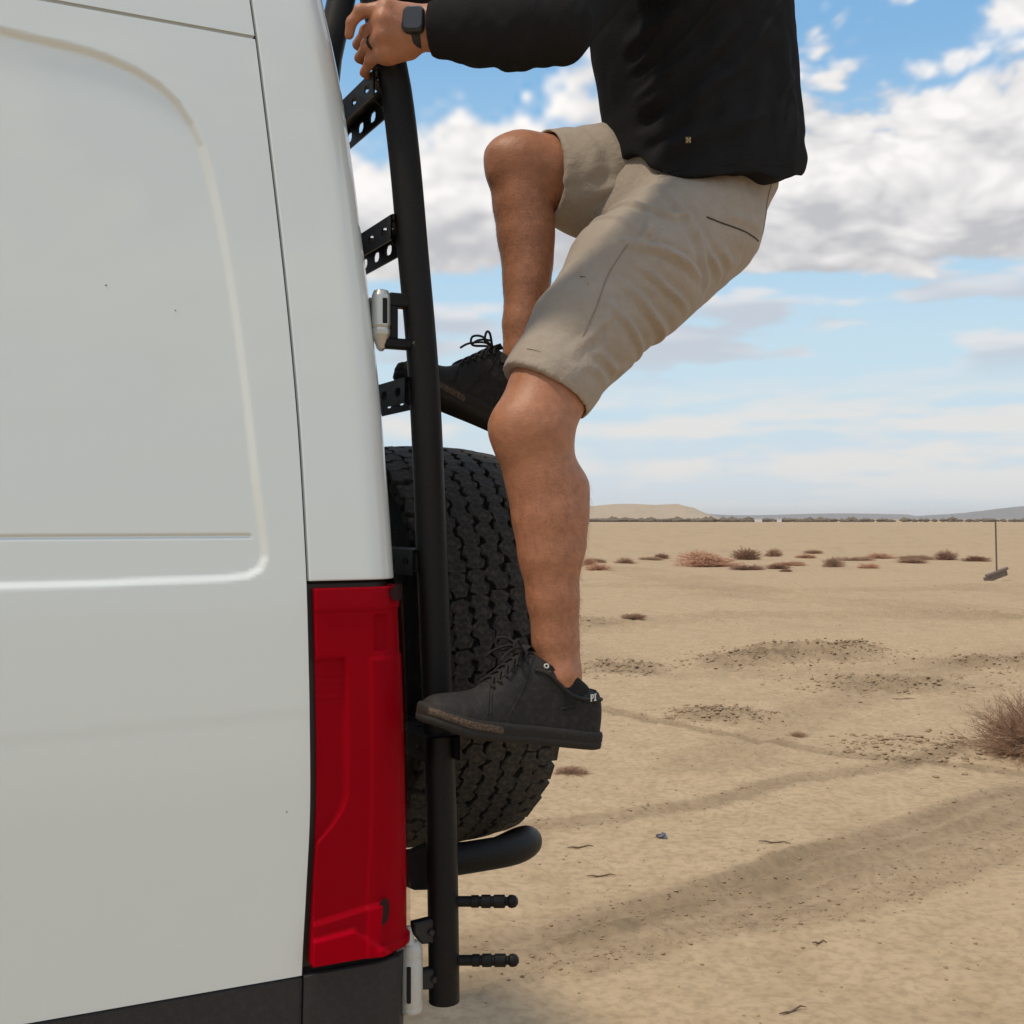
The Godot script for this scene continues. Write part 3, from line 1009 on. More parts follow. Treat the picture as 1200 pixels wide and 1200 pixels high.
func build_van() -> void:
	groove = smooth_path([V2(-1.02, 1.556), V2(0.10, 1.556), V2(0.30, 1.558), V2(0.42, 1.560), V2(0.452, 1.563), V2(0.472, 1.573), V2(0.480, 1.592), V2(0.477, 1.621), V2(0.467, 1.70), V2(0.451, 1.858), V2(0.429, 2.029), V2(0.401, 2.18), V2(0.374, 2.256), V2(0.327, 2.309), V2(0.25, 2.339), V2(0.15, 2.350), V2(-0.1, 2.362), V2(-1.02, 2.362)], 0.03)
	var van := thing("van", "white cargo van with a red tail light, filling the left side", "van", Vector3(-2.0, 0, -2.83))
	# ---- side panel: a sheet with the pressed panel in relief
	var rs := []
	var x := -1.6
	while x < -0.25:
		rs.append(x); x += 0.02
	while x < 0.56:
		rs.append(x); x += 0.0042
	var ys := []
	var y := 0.937
	while y < 2.408:
		ys.append(y); y += 0.0042
	ys.append(2.408)
	van_sheet("side_panel", van, rs, ys, M.paint)
	# ---- roof side above the seam
	ys = []
	y = 2.4135
	while y < 2.62:
		ys.append(y); y += 0.02
	for q in [2.64, 2.67, 2.70, 2.73, 2.76, 2.78, 2.80, 2.815, 2.83, 2.84, 2.85]: ys.append(q)
	rs = []
	x = -1.6
	while x < 0.5:
		rs.append(x); x += 0.02
	van_sheet("roof_side", van, rs, ys, M.paint)
	# ---- rear corner, lamp, bumper
	part("rear_corner", corner_sheet(1.5525, 2.845, 0.0052, 0.13, 0.0, 90, 26), M.paint, van)
	part("seal", corner_sheet(0.60, 2.84, -0.03, 0.30, -0.016, 60, 20), M.gap, van)
	part("rear_bumper", corner_sheet(0.50, 0.936, 0.003, 1.5, 0.004, 24, 40), M.trim, van)
	var rb := []
	x = -1.6
	while x < 0.56:
		rb.append(x); x += 0.03
	ys = []
	y = 0.50
	while y < 0.932:
		ys.append(y); y += 0.03
	ys.append(0.9335)
	van_sheet("side_cladding", van, rb, ys, M.trim, -0.002)
	build_lamp(van)
	# ---- the rest of the body
	var rows := []
	var lev := [0.50, 0.62, 0.80, 0.937, 1.1, 1.29, 1.45, 1.58, 1.82, 2.06, 2.30, 2.55, 2.68, 2.77, 2.82, 2.85]
	for yy in lev:
		var cs := side_base(yy) + 0.003
		var cf := 5.66 - cs
		var rr := curve_at(REAR, yy) - 0.004
		var fr := curve_at([V2(0.5, -4.95), V2(0.9, -5.02), V2(1.2, -4.95), V2(1.45, -4.55), V2(1.9, -4.05), V2(2.3, -3.65), V2(2.6, -3.35), V2(2.77, -3.1), V2(2.85, -2.8)], yy)
		var row := []
		for p in [V2(-1.55, cs), V2(-2.5, cs), V2(fr + 0.9, cs), V2(fr + 0.45, cs + 0.06), V2(fr + 0.12, cs + 0.28), V2(fr, 2.5), V2(fr, 2.83), V2(fr, 3.16), V2(fr + 0.12, cf - 0.28), V2(fr + 0.45, cf - 0.06), V2(fr + 0.9, cf), V2(-1.5, cf), V2(rr - 0.3, cf), V2(rr - 0.06, cf), V2(rr - 0.02, cf - 0.02), V2(rr, cf - 0.06), V2(rr, 3.2), V2(rr, 2.83), V2(rr, 2.3), V2(rr, cs + 0.12)]:
			row.append(Vector3(p.x, yy, -p.y))
		rows.append(row)
	var mb := MB.new()
	mb.grid(rows, false, 0, true)
	var top := []
	for p in rows[-1]: top.append(p)
	top.append(Vector3(0.33, 2.85, -2.15)); top.append(Vector3(-1.55, 2.85, -2.15))
	mb.fan(top, 3, true)
	part("body_shell", mb.done(), M.paint, van)
	# two rear doors with their windows, front glass, cab window
	for k in 2:
		var c0 := 1.955 if k == 0 else 2.835
		var c1 := 2.825 if k == 0 else 3.705
		var dr := []
		for i in 31:
			var yy := lerpf(0.95, 2.70, i / 30.0)
			var row := []
			for j in 5:
				row.append(Vector3(curve_at(REAR, yy) + 0.004, yy, -lerpf(c0, c1, j / 4.0)))
			dr.append(row)
		var db := MB.new()
		db.grid(dr, false, 0)
		var door := part("rear_door", db.done(), M.paint, van)
		var wr := []
		for i in 13:
			var yy := lerpf(1.72, 2.45, i / 12.0)
			var row := []
			for j in 3:
				row.append(Vector3(curve_at(REAR, yy) + 0.008, yy, -lerpf(c0 + 0.12, c1 - 0.12, j / 2.0)))
			wr.append(row)
		var wb := MB.new()
		wb.grid(wr, false, 0)
		part("window", wb.done(), M.glass, door, false)
	var hb := MB.new()
	hb.box(Vector3(0.745, 1.5, -2.92), Vector3(0.03, 0.16, 0.035), Basis.IDENTITY, 0.008)
	part("door_handle", hb.done(), M.trim, van)
	var cw := MB.new()
	var cr := []
	for i in 4:
		var yy := lerpf(1.50, 2.22, i / 6.0)
		cr.append([Vector3(lerpf(-3.75, -3.25, i / 6.0), yy, -side_base(yy) + 0.003), Vector3(-2.55, yy, -side_base(yy) + 0.003)])
	cw.grid(cr, false, 0)
	part("cab_window", cw.done(), M.glass, van)
	# wheels
	for wx in [-0.35, -4.1]:
		for wc in [1.96, 3.70]:
			var xf := Transform3D(Basis(Vector3(1, 0, 0), PI / 2), Vector3(wx, 0.39, -wc))
			var wb := MB.new()
			wb.lathe([V2(0.22, -0.11), V2(0.30, -0.12), V2(0.36, -0.115), V2(0.388, -0.09), V2(0.392, 0.0), V2(0.388, 0.09), V2(0.36, 0.115), V2(0.30, 0.12), V2(0.22, 0.11)], xf, 36)
			var w := part("wheel", wb.done(), M.rubber, van)
			var rm := MB.new()
			rm.lathe([V2(0.22, -0.10), V2(0.20, -0.06), V2(0.05, -0.05), V2(0.05, 0.05), V2(0.20, 0.06), V2(0.22, 0.10)], xf, 24, 0, true)
			part("rim", rm.done(), M.black, w, false)
	# ---- the two near hinges of the rear door
	var h1 := MB.new()
	var up := Transform3D(Basis.IDENTITY, Vector3(0.686, 0, -1.868))
	h1.lathe([V2(0.003, 1.928), V2(0.007, 1.932), V2(0.0155, 1.955), V2(0.0160, 1.962), V2(0.0145, 1.966), V2(0.0160, 1.970), V2(0.0160, 2.016), V2(0.0155, 2.020), V2(0.0120, 2.028), V2(0.006, 2.030)], up, 32, 4294967295, true)
	h1.box(Vector3(0.672, 1.992, -1.895), Vector3(0.03, 0.055, 0.02), Basis.IDENTITY, 0.004)
	var hi := part("hinge", h1.done(), M.hinge_metal, van)
	var sl := MB.new()
	sl.box(Vector3(0.686 + 0.001, 1.993, -1.868 + 0.0150), Vector3(0.0085, 0.042, 0.004), Basis.IDENTITY, 0.001)
	part("slot", sl.done(), M.gap, hi, false)
	var h2 := MB.new()
	var lo := Transform3D(Basis.IDENTITY, Vector3(0.738, 0, -1.862))
	h2.lathe([V2(0.010, 0.826), V2(0.0175, 0.829), V2(0.019, 0.836), V2(0.0180, 0.8385), V2(0.019, 0.841), V2(0.0188, 0.917), V2(0.0178, 0.9195), V2(0.0188, 0.922), V2(0.0188, 0.932), V2(0.0165, 0.940), V2(0.011, 0.946)], lo, 28, 0, true)
	h2.lathe([V2(0.013, 0.944), V2(0.004, 0.972)], lo.translated(Vector3(-0.006, 0, 0)), 12, 6, true)
	h2.box(Vector3(0.722, 0.885, -1.875), Vector3(0.03, 0.075, 0.02), Basis.IDENTITY, 0.004)
	hi = part("hinge", h2.done(), M.hinge, van)
	sl = MB.new()
	sl.box(Vector3(0.738 - 0.0105, 0.880, -1.862 + 0.0155), Vector3(0.007, 0.060, 0.006), Basis(Vector3.UP, -0.6), 0.001)
	part("slot", sl.done(), M.gap, hi, false)
	# grit specks stuck on the paint
	var rng := RandomNumberGenerator.new()
	rng.seed = 5
	var sp := MB.new()
	for i in 4:
		var r := rng.randf_range(-0.1, 0.52)
		var yy := rng.randf_range(0.96, 2.2)
		var s := 0.0009 + 0.0012 * rng.randf() * rng.randf()
		sp.box(Vector3(r, yy, -side_c(r, yy) + 0.0004), Vector3(s * 1.3, s * 1.6, 0.001), Basis(Vector3(0, 0, 1), rng.randf() * 3.0))
	var so := part("paint_specks", sp.done(), M.gap, van)
	so.set_meta("kind", "stuff")

func van_sheet(called: String, van: Node3D, rs: Array, ys: Array, m: Material, shift := 0.0) -> void:
	var v := PackedVector3Array()
	var n := PackedVector3Array()
	var idx := PackedInt32Array()
	var nx := rs.size() + 1
	var eps := 0.0015
	for i in range(-1, ys.size() + 1):
		var y: float = ys[clampi(i, 0, ys.size() - 1)]
		var edge := curve_at(SEAM, y)
		var inward := 0.014 if i < 0 or i == ys.size() else 0.0
		var turned := Vector3(0, -0.7 if i < 0 else (0.7 if i == ys.size() else 0.0), 0)
		for j in nx + 1:
			var r: float = minf(rs[mini(j, nx - 2)], edge)
			if j >= nx - 1: r = edge
			var c := side_c(r, y) + shift
			var dr := (side_c(r + eps, y) - side_c(r - eps, y)) / (2 * eps)
			var dy := (side_c(r, y + eps) - side_c(r, y - eps)) / (2 * eps)
			if j == nx: c += 0.014
			v.append(Vector3(r, y, -c - inward))
			var nn := Vector3(dr, dy, 1.0) + turned
			if j >= nx - 1: nn += Vector3(0.4, 0, 0)
			n.append(nn.normalized())
	var W := nx + 1
	for i in ys.size() + 1:
		for j in W - 1:
			var a := i * W + j
			idx.append_array([a, a + W, a + 1, a + 1, a + W, a + W + 1])
	part(called, array_mesh(v, n, idx), m, van)

func build_lamp(van: Node3D) -> void:
	var y0 := 0.9445
	var y1 := 1.5475
	part("lamp_housing", corner_sheet(y0, y1, 0.004, 0.105, -0.0125, 40, 30), M.housing, van)
	# the red body with its inner steps
	var ny := 200
	var nu := 90
	var rows := []
	for i in range(-1, ny + 2):
		var y := lerpf(y0 + 0.009, y1 - 0.007, clampf(float(i) / ny, 0, 1))
		var u1 := corner_u(y, 0.088)
		var row := []
		for j in range(-1, nu + 2):
			var u := lerpf(0.0125, u1, clampf(float(j) / nu, 0, 1))
			var rim := i < 0 or i > ny or j < 0 or j > nu
			row.append(corner_pt(y, u, -0.012 if rim else 0.003 + 1.9 * lamp_relief(u, y)))
		rows.append(row)
	var mb := MB.new()
	mb.grid(rows, false, 0)
	var lamp := part("tail_light", mb.done(), M.lens, van)
	part("lamp_cover", corner_sheet(y0 + 0.006, y1 - 0.004, 0.0095, 0.092, 0.0125, 60, 30), M.pane, lamp, false)
	# smoked patches behind the cover: the dark top corner and the bulb holders
	var sm := MB.new()
	for q in [[1.530, 0.152, 0.020, 0.014], [1.022, 0.126, 0.009, 0.022]]:
		sm = MB.new()
		var ring := []
		for k in 20:
			var a := TAU * k / 20.0
			ring.append(corner_pt(q[0] + sin(a) * q[3], q[1] + cos(a) * q[2], 0.0119))
		sm.fan(ring, 0)
		part("smoked_patch", sm.done(), M.smoke, lamp, false)

func lamp_relief(u: float, y: float) -> float:
	var h := 0.0
	# left reflector: stepped back, its outline swings to the left edge at the bottom
	var right := 0.062
	if y < 1.22: right = 0.062 - 0.055 * (1.0 - cos(clampf((1.22 - y) / 0.085, 0.0, 1.0) * PI / 2.0))
	var inn := smoothstep(0.0, 0.007, right - u) * smoothstep(0.0, 0.006, 1.432 - y) * smoothstep(1.135, 1.14, y)
	h -= 0.0055 * inn
	if inn > 0.5 and y > 1.36: h += 0.0008 * sin(y * 520.0)
	# upper band and the small window at its right
	h += 0.002 * smoothstep(1.502, 1.507, y)
	h -= 0.005 * smoothstep(0.108, 0.111, u) * smoothstep(0.137, 0.134, u) * smoothstep(1.437, 1.441, y) * smoothstep(1.497, 1.493, y)
	# long facets on the corner
	h += 0.0015 * smoothstep(0.098, 0.102, u) * smoothstep(1.43, 1.425, y)
	# two ribs at the foot that fall to the right
	var l1 := 1.014 + u * 0.16 - 0.05 * maxf(0.0, u - 0.115)
	h += 0.004 * smoothstep(l1 + 0.004, l1 - 0.002, y) * smoothstep(0.135, 0.120, u)
	var l2 := 0.992 + u * 0.10 - 0.85 * maxf(0.0, u - 0.078)
	h += 0.004 * smoothstep(l2 + 0.003, l2 - 0.002, y)
	h += 0.003 * smoothstep(0.966 + u * 0.02, 0.962 + u * 0.02, y) * smoothstep(0.11, 0.13, u)
	return h

# ==================================================================== ladder and spare wheel
var RAIL := [Vector3(0.660, 2.575, -1.87), Vector3(0.676, 2.515, -1.87), Vector3(0.694, 2.448, -1.87), Vector3(0.713, 2.366, -1.87), Vector3(0.729, 2.247, -1.87), Vector3(0.744, 2.091, -1.87), Vector3(0.758, 1.949, -1.87), Vector3(0.768, 1.806, -1.87), Vector3(0.781, 1.517, -1.87), Vector3(0.790, 1.300, -1.87), Vector3(0.797, 1.082, -1.87), Vector3(0.801, 0.832, -1.87)]

# a strip of plate with a row of oblong holes: from a to b, width along w, thickness along n
func holed_plate(mb: MB, a: Vector3, b: Vector3, w: Vector3, n: Vector3, count: int, hole: Vector2) -> void:
	var L := a.distance_to(b)
	var t := (b - a) / L
	var wid := w.length()
	var wn := w / wid
	var cell := L / count
	var F := 4294967295
	var P := func(x: float, y: float, z: float) -> Vector3: return a + t * x + wn * y + n * z
	for i in count:
		var x0 := i * cell
		var x1 := x0 + cell
		var hx0 := x0 + (cell - hole.x) / 2
		var hx1 := hx0 + hole.x
		var hy0 := (wid - hole.y) / 2
		var hy1 := hy0 + hole.y
		var q := hole.y * 0.3
		# the hole as an octagon, joined to the cell's frame by eight quads
		var inner := [V2(hx0 + q, hy0), V2(hx1 - q, hy0), V2(hx1, hy0 + q), V2(hx1, hy1 - q), V2(hx1 - q, hy1), V2(hx0 + q, hy1), V2(hx0, hy1 - q), V2(hx0, hy0 + q)]
		var outer := [V2(x0, 0), V2(x1, 0), V2(x1, 0), V2(x1, wid), V2(x1, wid), V2(x0, wid), V2(x0, wid), V2(x0, 0)]
		for k in 8:
			var m := (k + 1) % 8
			var oa: Vector2 = outer[k]
			var ob: Vector2 = outer[m]
			var ia: Vector2 = inner[k]
			var ib: Vector2 = inner[m]
			for side in 2:
				var z: float = n.length() if side else 0.0
				var A: Vector3 = P.call(oa.x, oa.y, side)
				var B: Vector3 = P.call(ob.x, ob.y, side)
				var C: Vector3 = P.call(ib.x, ib.y, side)
				var D: Vector3 = P.call(ia.x, ia.y, side)
				if A.is_equal_approx(B): mb.tri(A, C, D, F)
				else: mb.quad(A, B, C, D, F)
			mb.quad(P.call(ia.x, ia.y, 0), P.call(ib.x, ib.y, 0), P.call(ib.x, ib.y, 1), P.call(ia.x, ia.y, 1), F)
	for e in [0.0, wid]:
		mb.quad(P.call(0, e, 0), P.call(L, e, 0), P.call(L, e, 1), P.call(0, e, 1), F)

func rail_x(y: float) -> float:
	for i in RAIL.size() - 1:
		if y <= RAIL[i].y and y >= RAIL[i + 1].y:
			return lerpf(RAIL[i].x, RAIL[i + 1].x, (RAIL[i].y - y) / (RAIL[i].y - RAIL[i + 1].y))
	return RAIL[0].x

func build_ladder() -> void:
	var lad := thing("ladder", "black tubular steel ladder bolted to the van's rear door hinges", "ladder", Vector3(0.80, 0.83, -1.87))
	var path := smooth_path(RAIL, 0.03)
	var mb := MB.new()
	mb.tube(path, 0.0262, 28)
	part("rail", mb.done(), M.black, lad)
	# the far rail bows out at its top
	var far := []
	for p in RAIL:
		far.append(Vector3(p.x - 0.035 - 0.05 * smoothstep(2.3, 1.9, p.y) , p.y, -2.17))
	far[0] = Vector3(0.745, 2.80, -2.14)
	far[1] = Vector3(0.722, 2.70, -2.14)
	far[2] = Vector3(0.702, 2.60, -2.14)
	far[3] = Vector3(0.678, 2.47, -2.145)
	mb = MB.new()
	mb.tube(smooth_path(far, 0.03), 0.0262, 24)
	part("rail", mb.done(), M.black, lad)
	# rungs: channels folded from holed plate
	for q in [[2.392, 1], [2.156, 1], [1.886, 0], [1.597, 0], [1.287, 0]]:
		var y: float = q[0]
		var x := rail_x(y)
		var z0 := -1.845 if y > 1.4 else -1.815
		mb = MB.new()
		var w := 0.060
		var hh := 0.042
		var a := Vector3(x - w / 2 - 0.006, y, z0 - 0.02)
		var b := Vector3(x - w / 2 - 0.006, y, -2.19)
		var dn := Vector3(0, -hh, 0)
		var n := 5
		holed_plate(mb, a, b, dn, Vector3(0.003, 0, 0), n, Vector2(0.026, 0.014))
		holed_plate(mb, a + Vector3(w, 0, 0), b + Vector3(w, 0, 0), dn, Vector3(-0.003, 0, 0), n, Vector2(0.030, 0.018))
		holed_plate(mb, a + Vector3(0.003, -0.0015, 0), b + Vector3(0.003, -0.0015, 0), Vector3(w - 0.006, 0, 0), Vector3(0, 0.003, 0), n, Vector2(0.028, 0.022))
		part("rung", mb.done(), M.black2, lad)
	# upper hinge bracket: a square loop of flat bar
	mb = MB.new()
	var xr := rail_x(1.98)
	mb.box(Vector3(0.727, 2.0135, -1.868), Vector3(0.060, 0.024, 0.022), Basis.IDENTITY, 0.003)
	mb.box(Vector3(0.723, 1.9415, -1.868), Vector3(0.068, 0.017, 0.022), Basis.IDENTITY, 0.003)
	mb.box(Vector3(0.7055, 1.976, -1.868), Vector3(0.014, 0.056, 0.0215), Basis.IDENTITY, 0.002)
	mb.box(Vector3(0.742, 1.976, -1.868), Vector3(0.020, 0.0555, 0.021), Basis.IDENTITY, 0.002)
	part("hinge_bracket", mb.done(), M.black, lad)
	# lower bracket: two gusset plates
	mb = MB.new()
	var gx := Transform3D(Basis.IDENTITY, Vector3(0, 0, -1.877))
	mb.extrude(PackedVector2Array([V2(0.742, 0.975), V2(0.742, 0.957), V2(0.757, 0.938), V2(0.803, 0.934), V2(0.810, 0.958), V2(0.800, 0.980)]), 0.018, gx, 0.003)
	part("hinge_bracket", mb.done(), M.black2, lad)
	mb = MB.new()
	mb.extrude(PackedVector2Array([V2(0.752, 0.893), V2(0.752, 0.862), V2(0.792, 0.858), V2(0.806, 0.884), V2(0.806, 0.894)]), 0.018, gx, 0.003)
	part("hinge_bracket", mb.done(), M.black2, lad)
	for q in [Vector3(0.772, 0.957, -1.858), Vector3(0.778, 0.877, -1.858), Vector3(0.742, 2.0135, -1.8565), Vector3(0.742, 1.9415, -1.8565)]:
		mb = MB.new()
		mb.lathe([V2(0.0062, -0.002), V2(0.0062, 0.0035), V2(0.0050, 0.0048)], Transform3D(Basis(Vector3(1, 0, 0), PI / 2), q), 6, 4294967295, true)
		part("bolt", mb.done(), M.black2, lad)
	# beads of weld where rungs and arm meet the near rail
	for y in [2.392, 2.156, 1.886, 1.597]:
		mb = MB.new()
		var c := Vector3(rail_x(y), y - 0.02, -1.87)
		var ring := []
		for i in 25:
			var a := TAU * i / 24.0
			var w2 := 0.0245 + 0.0012 * sin(i * 2.7)
			ring.append(c + Vector3(cos(a) * 0.031, sin(a) * w2, -0.0262 + 0.006 * cos(2.0 * a)))
		mb.tube(ring, 0.0028, 6, false)
		part("weld", mb.done(), M.black2, lad)
	# curved arm under the spare wheel
	mb = MB.new()
	var arm := smooth_path([Vector3(0.735, 1.035, -1.99), Vector3(0.80, 1.043, -1.955), Vector3(0.90, 1.047, -1.945), Vector3(0.975, 1.047, -1.955), Vector3(1.018, 1.048, -1.985), Vector3(1.034, 1.030, -2.05), Vector3(1.025, 0.975, -2.18), Vector3(1.00, 0.930, -2.36)], 0.012)
	mb.tube(arm, 0.0280, 28)
	part("support_arm", mb.done(), M.black, lad)
	mb = MB.new()
	mb.extrude(PackedVector2Array([V2(0.722, 1.07), V2(0.722, 1.035), V2(0.765, 1.012), V2(0.80, 1.008), V2(0.80, 1.09)]), 0.016, Transform3D(Basis.IDENTITY, Vector3(0, 0, -1.93)), 0.002)
	part("gusset", mb.done(), M.black, lad)
	# two grooved pins on the rail
	for y in [1.001, 0.901]:
		mb = MB.new()
		var dir := Vector3(0.8955, 0.0, 0.445)
		var xf := Transform3D(Basis(Vector3(0, 1, 0).cross(dir).normalized() * -1.0, dir, Vector3.UP), Vector3(rail_x(y) + 0.018, y, -1.87 + 0.008))
		var pr := [V2(0.009, 0.0), V2(0.009, 0.028), V2(0.0105, 0.029), V2(0.0105, 0.041), V2(0.0085, 0.042), V2(0.0085, 0.045), V2(0.0112, 0.046), V2(0.0112, 0.061), V2(0.009, 0.062), V2(0.009, 0.066), V2(0.0112, 0.067), V2(0.0112, 0.085), V2(0.0075, 0.087), V2(0.0075, 0.090), V2(0.0105, 0.093), V2(0.0112, 0.098), V2(0.0095, 0.104), V2(0.004, 0.108)]
		mb.lathe(pr, xf, 18, 4294967295, true)
		part("pin", mb.done(), M.black, lad)

func tread_block(kind: int) -> ArrayMesh:
	# x along the tyre's circumference, y across, z outwards
	var shapes := [
		[V2(-0.029, -0.012), V2(-0.018, -0.023), V2(0.004, -0.025), V2(0.010, -0.014), V2(0.028, -0.010), V2(0.029, 0.008), V2(0.016, 0.024), V2(-0.004, 0.022), V2(-0.010, 0.011), V2(-0.027, 0.009)],
		[V2(-0.027, -0.018), V2(-0.006, -0.024), V2(0.002, -0.013), V2(0.020, -0.020), V2(0.029, -0.004), V2(0.022, 0.018), V2(0.006, 0.024), V2(-0.003, 0.013), V2(-0.021, 0.021), V2(-0.030, 0.004)],
		[V2(-0.030, -0.005), V2(-0.020, -0.021), V2(0.010, -0.024), V2(0.016, -0.012), V2(0.030, -0.006), V2(0.024, 0.016), V2(0.000, 0.024), V2(-0.008, 0.014), V2(-0.024, 0.016)],
		[V2(-0.025, -0.024), V2(0.020, -0.026), V2(0.026, -0.008), V2(0.018, 0.000), V2(0.024, 0.026), V2(-0.018, 0.026), V2(-0.026, 0.006), V2(-0.019, -0.004)],
	]
	var mb := MB.new()
	mb.extrude(PackedVector2Array(shapes[kind]), 0.013, Transform3D(Basis.IDENTITY.scaled(Vector3(0.87, 0.92, 1)), Vector3.ZERO), 0.0014)
	return mb.done()

func build_spare() -> void:
	var o := Vector3(0.953, 1.387, -2.364)
	var t := thing("spare_wheel", "spare off-road wheel with chunky black tyre carried on the van's rear door", "spare wheel", o)
	# axis along x
	var ax := Transform3D(Basis(Vector3(0, 0, 1), -PI / 2), o)
	var mb := MB.new()
	mb.lathe([V2(0.205, -0.095), V2(0.222, -0.120), V2(0.27, -0.141), V2(0.32, -0.143), V2(0.355, -0.138), V2(0.385, -0.128), V2(0.398, -0.112), V2(0.4020, -0.08), V2(0.4045, 0.0), V2(0.4020, 0.08), V2(0.398, 0.112), V2(0.385, 0.128), V2(0.355, 0.138), V2(0.32, 0.143), V2(0.27, 0.141), V2(0.222, 0.120), V2(0.205, 0.095)], ax, 72)
	part("tyre", mb.done(), M.rubber, t)
	mb = MB.new()
	mb.lathe([V2(0.207, -0.10), V2(0.212, -0.105), V2(0.200, -0.09), V2(0.19, -0.03), V2(0.19, 0.02), V2(0.19, 0.05), V2(0.20, 0.09), V2(0.212, 0.105), V2(0.207, 0.10)], ax, 48)
	mb.lathe([V2(0.19, 0.02), V2(0.15, 0.045), V2(0.08, 0.03), V2(0.04, 0.035), V2(0.03, 0.05)], ax, 48, 3, true)
	var rim := part("rim", mb.done(), M.black, t)
	for k in 6:
		var a := TAU * k / 6.0
		mb = MB.new()
		mb.lathe([V2(0.009, 0.02), V2(0.009, 0.058), V2(0.004, 0.062)], ax.translated_local(Vector3(cos(a) * 0.065, 0, sin(a) * 0.065)), 8, 0, true)
		part("wheel_nut", mb.done(), M.steel, rim, false)
	# tread: five rows of interlocking blocks, and lugs down the shoulders
	var kinds := []
	for k in 4:
		var m := tread_block(k)
		kinds.append(m)
	var rng := RandomNumberGenerator.new()
	rng.seed = 3
	var per := 56
	var rest := SurfaceTool.new()
	rest.begin(Mesh.PRIMITIVE_TRIANGLES)
	for row in 7:
		var z := (row - 3) * 0.0392
		for k in per:
			var a := TAU * (k + (0.5 if row % 2 else 0.0) + row * 0.37 + rng.randf_range(-0.07, 0.07)) / per
			var rad := 0.4045 - z * z * 0.45
			if absf(z) > 0.1: rad -= 0.002
			# frame at that place: out, along the circumference, across (the axle)
			var out := Vector3(0, cos(a), sin(a))
			var along := Vector3(0, -sin(a), cos(a))
			var tilt := -z * 1.1
			var across := Vector3(1, 0, 0)
			var out2 := (out * cos(tilt) - across * sin(tilt)).normalized()
			var ac2 := out2.cross(along)
			var kind := 3 if absf(z) > 0.1 else rng.randi() % 3
			var flip := 1.0 if (k + row) % 2 else -1.0
			var b := Basis(along * flip, ac2 * flip, out2)
			b = b * Basis(Vector3(0, 0, 1), rng.randf_range(-0.25, 0.25))
			var spot := Transform3D(b, out * rad + across * z - out2 * 0.001)
			if out.z < -0.12 or (out.z < 0.0 and row < 2):      # the far side, joined
				rest.append_from(kinds[kind], 0, spot)
				continue
			var p := MeshInstance3D.new()
			p.name = "tread_block"
			p.mesh = kinds[kind]
			p.mesh.surface_set_material(0, M.tread)
			t.add_child(p, true)
			p.transform = spot
	part("far_tread", rest.commit(), M.tread, t, false).set_meta("kind", "stuff")
	mb = MB.new()
	for sd in [-1.0, 1.0]:
		for k in per:
			var a := TAU * (k + 0.3) / per
			var out := Vector3(0, cos(a), sin(a))
			var along := Vector3(0, -sin(a), cos(a))
			var b := Basis(along, Vector3(sd, 0, 0), out)
			mb.box(o + out * 0.377 + Vector3(sd * 0.132, 0, 0), Vector3(0.034 if k % 2 else 0.026, 0.016, 0.034 if k % 3 else 0.044), b * Basis(Vector3(1, 0, 0), -0.45), 0.004)
	part("shoulder_lugs", mb.done(), M.tread, t).set_meta("kind", "stuff")
	# carrier plate between the wheel and the door
	mb = MB.new()
	mb.box(Vector3(0.80, 1.387, -2.364), Vector3(0.06, 0.20, 0.20), Basis.IDENTITY, 0.01)
	mb.box(Vector3(0.765, 1.15, -2.30), Vector3(0.03, 0.36, 0.05), Basis.IDENTITY, 0.008)
	part("carrier", mb.done(), M.black, t)

# ==================================================================== person
func commit(v: PackedVector3Array, idx: PackedInt32Array) -> ArrayMesh:
	return array_mesh(v, normals_of(v, idx), idx)

func joined_mesh(list: Array) -> ArrayMesh:
	var v := PackedVector3Array()
	var n := PackedVector3Array()
	var idx := PackedInt32Array()
	for a in list:
		var base := v.size()
		v.append_array(a[0])
		n.append_array(normals_of(a[0], a[1]))
		for i in a[1]: idx.append(i + base)
	return array_mesh(v, n, idx)

# folds: [line in the (x, y) plane, height, width]
func fold(a: Array, folds: Array, from_z: float, noise_amp: float, n: FastNoiseLite, stretch: Vector3) -> PackedVector3Array:
	var v: PackedVector3Array = a[0]
	var nn := normals_of(v, a[1])
	for i in v.size():
		var p := v[i]
		var h := noise_amp * n.get_noise_3dv(p * stretch)
		if p.z > from_z:
			var q := Vector2(p.x, p.y)
			for f in folds:
				var d: float = line_dist(q, f[0])
				if d < f[2] * 4.0:
					# fades to the ends of the line
					var L: Array = f[0]
					var w: float = f[2]
					var e := minf(q.distance_to(L[0]), q.distance_to(L[-1]))
					var amp: float = f[1] * (0.35 + 0.65 * smoothstep(0.0, 0.05, e)) * smoothstep(from_z, from_z + 0.06, p.z)
					h += amp * (exp(-d * d / (w * w)) - 0.55 * exp(-(d - 1.9 * w) * (d - 1.9 * w) / (w * w)))
		v[i] = p + nn[i] * h
	return v

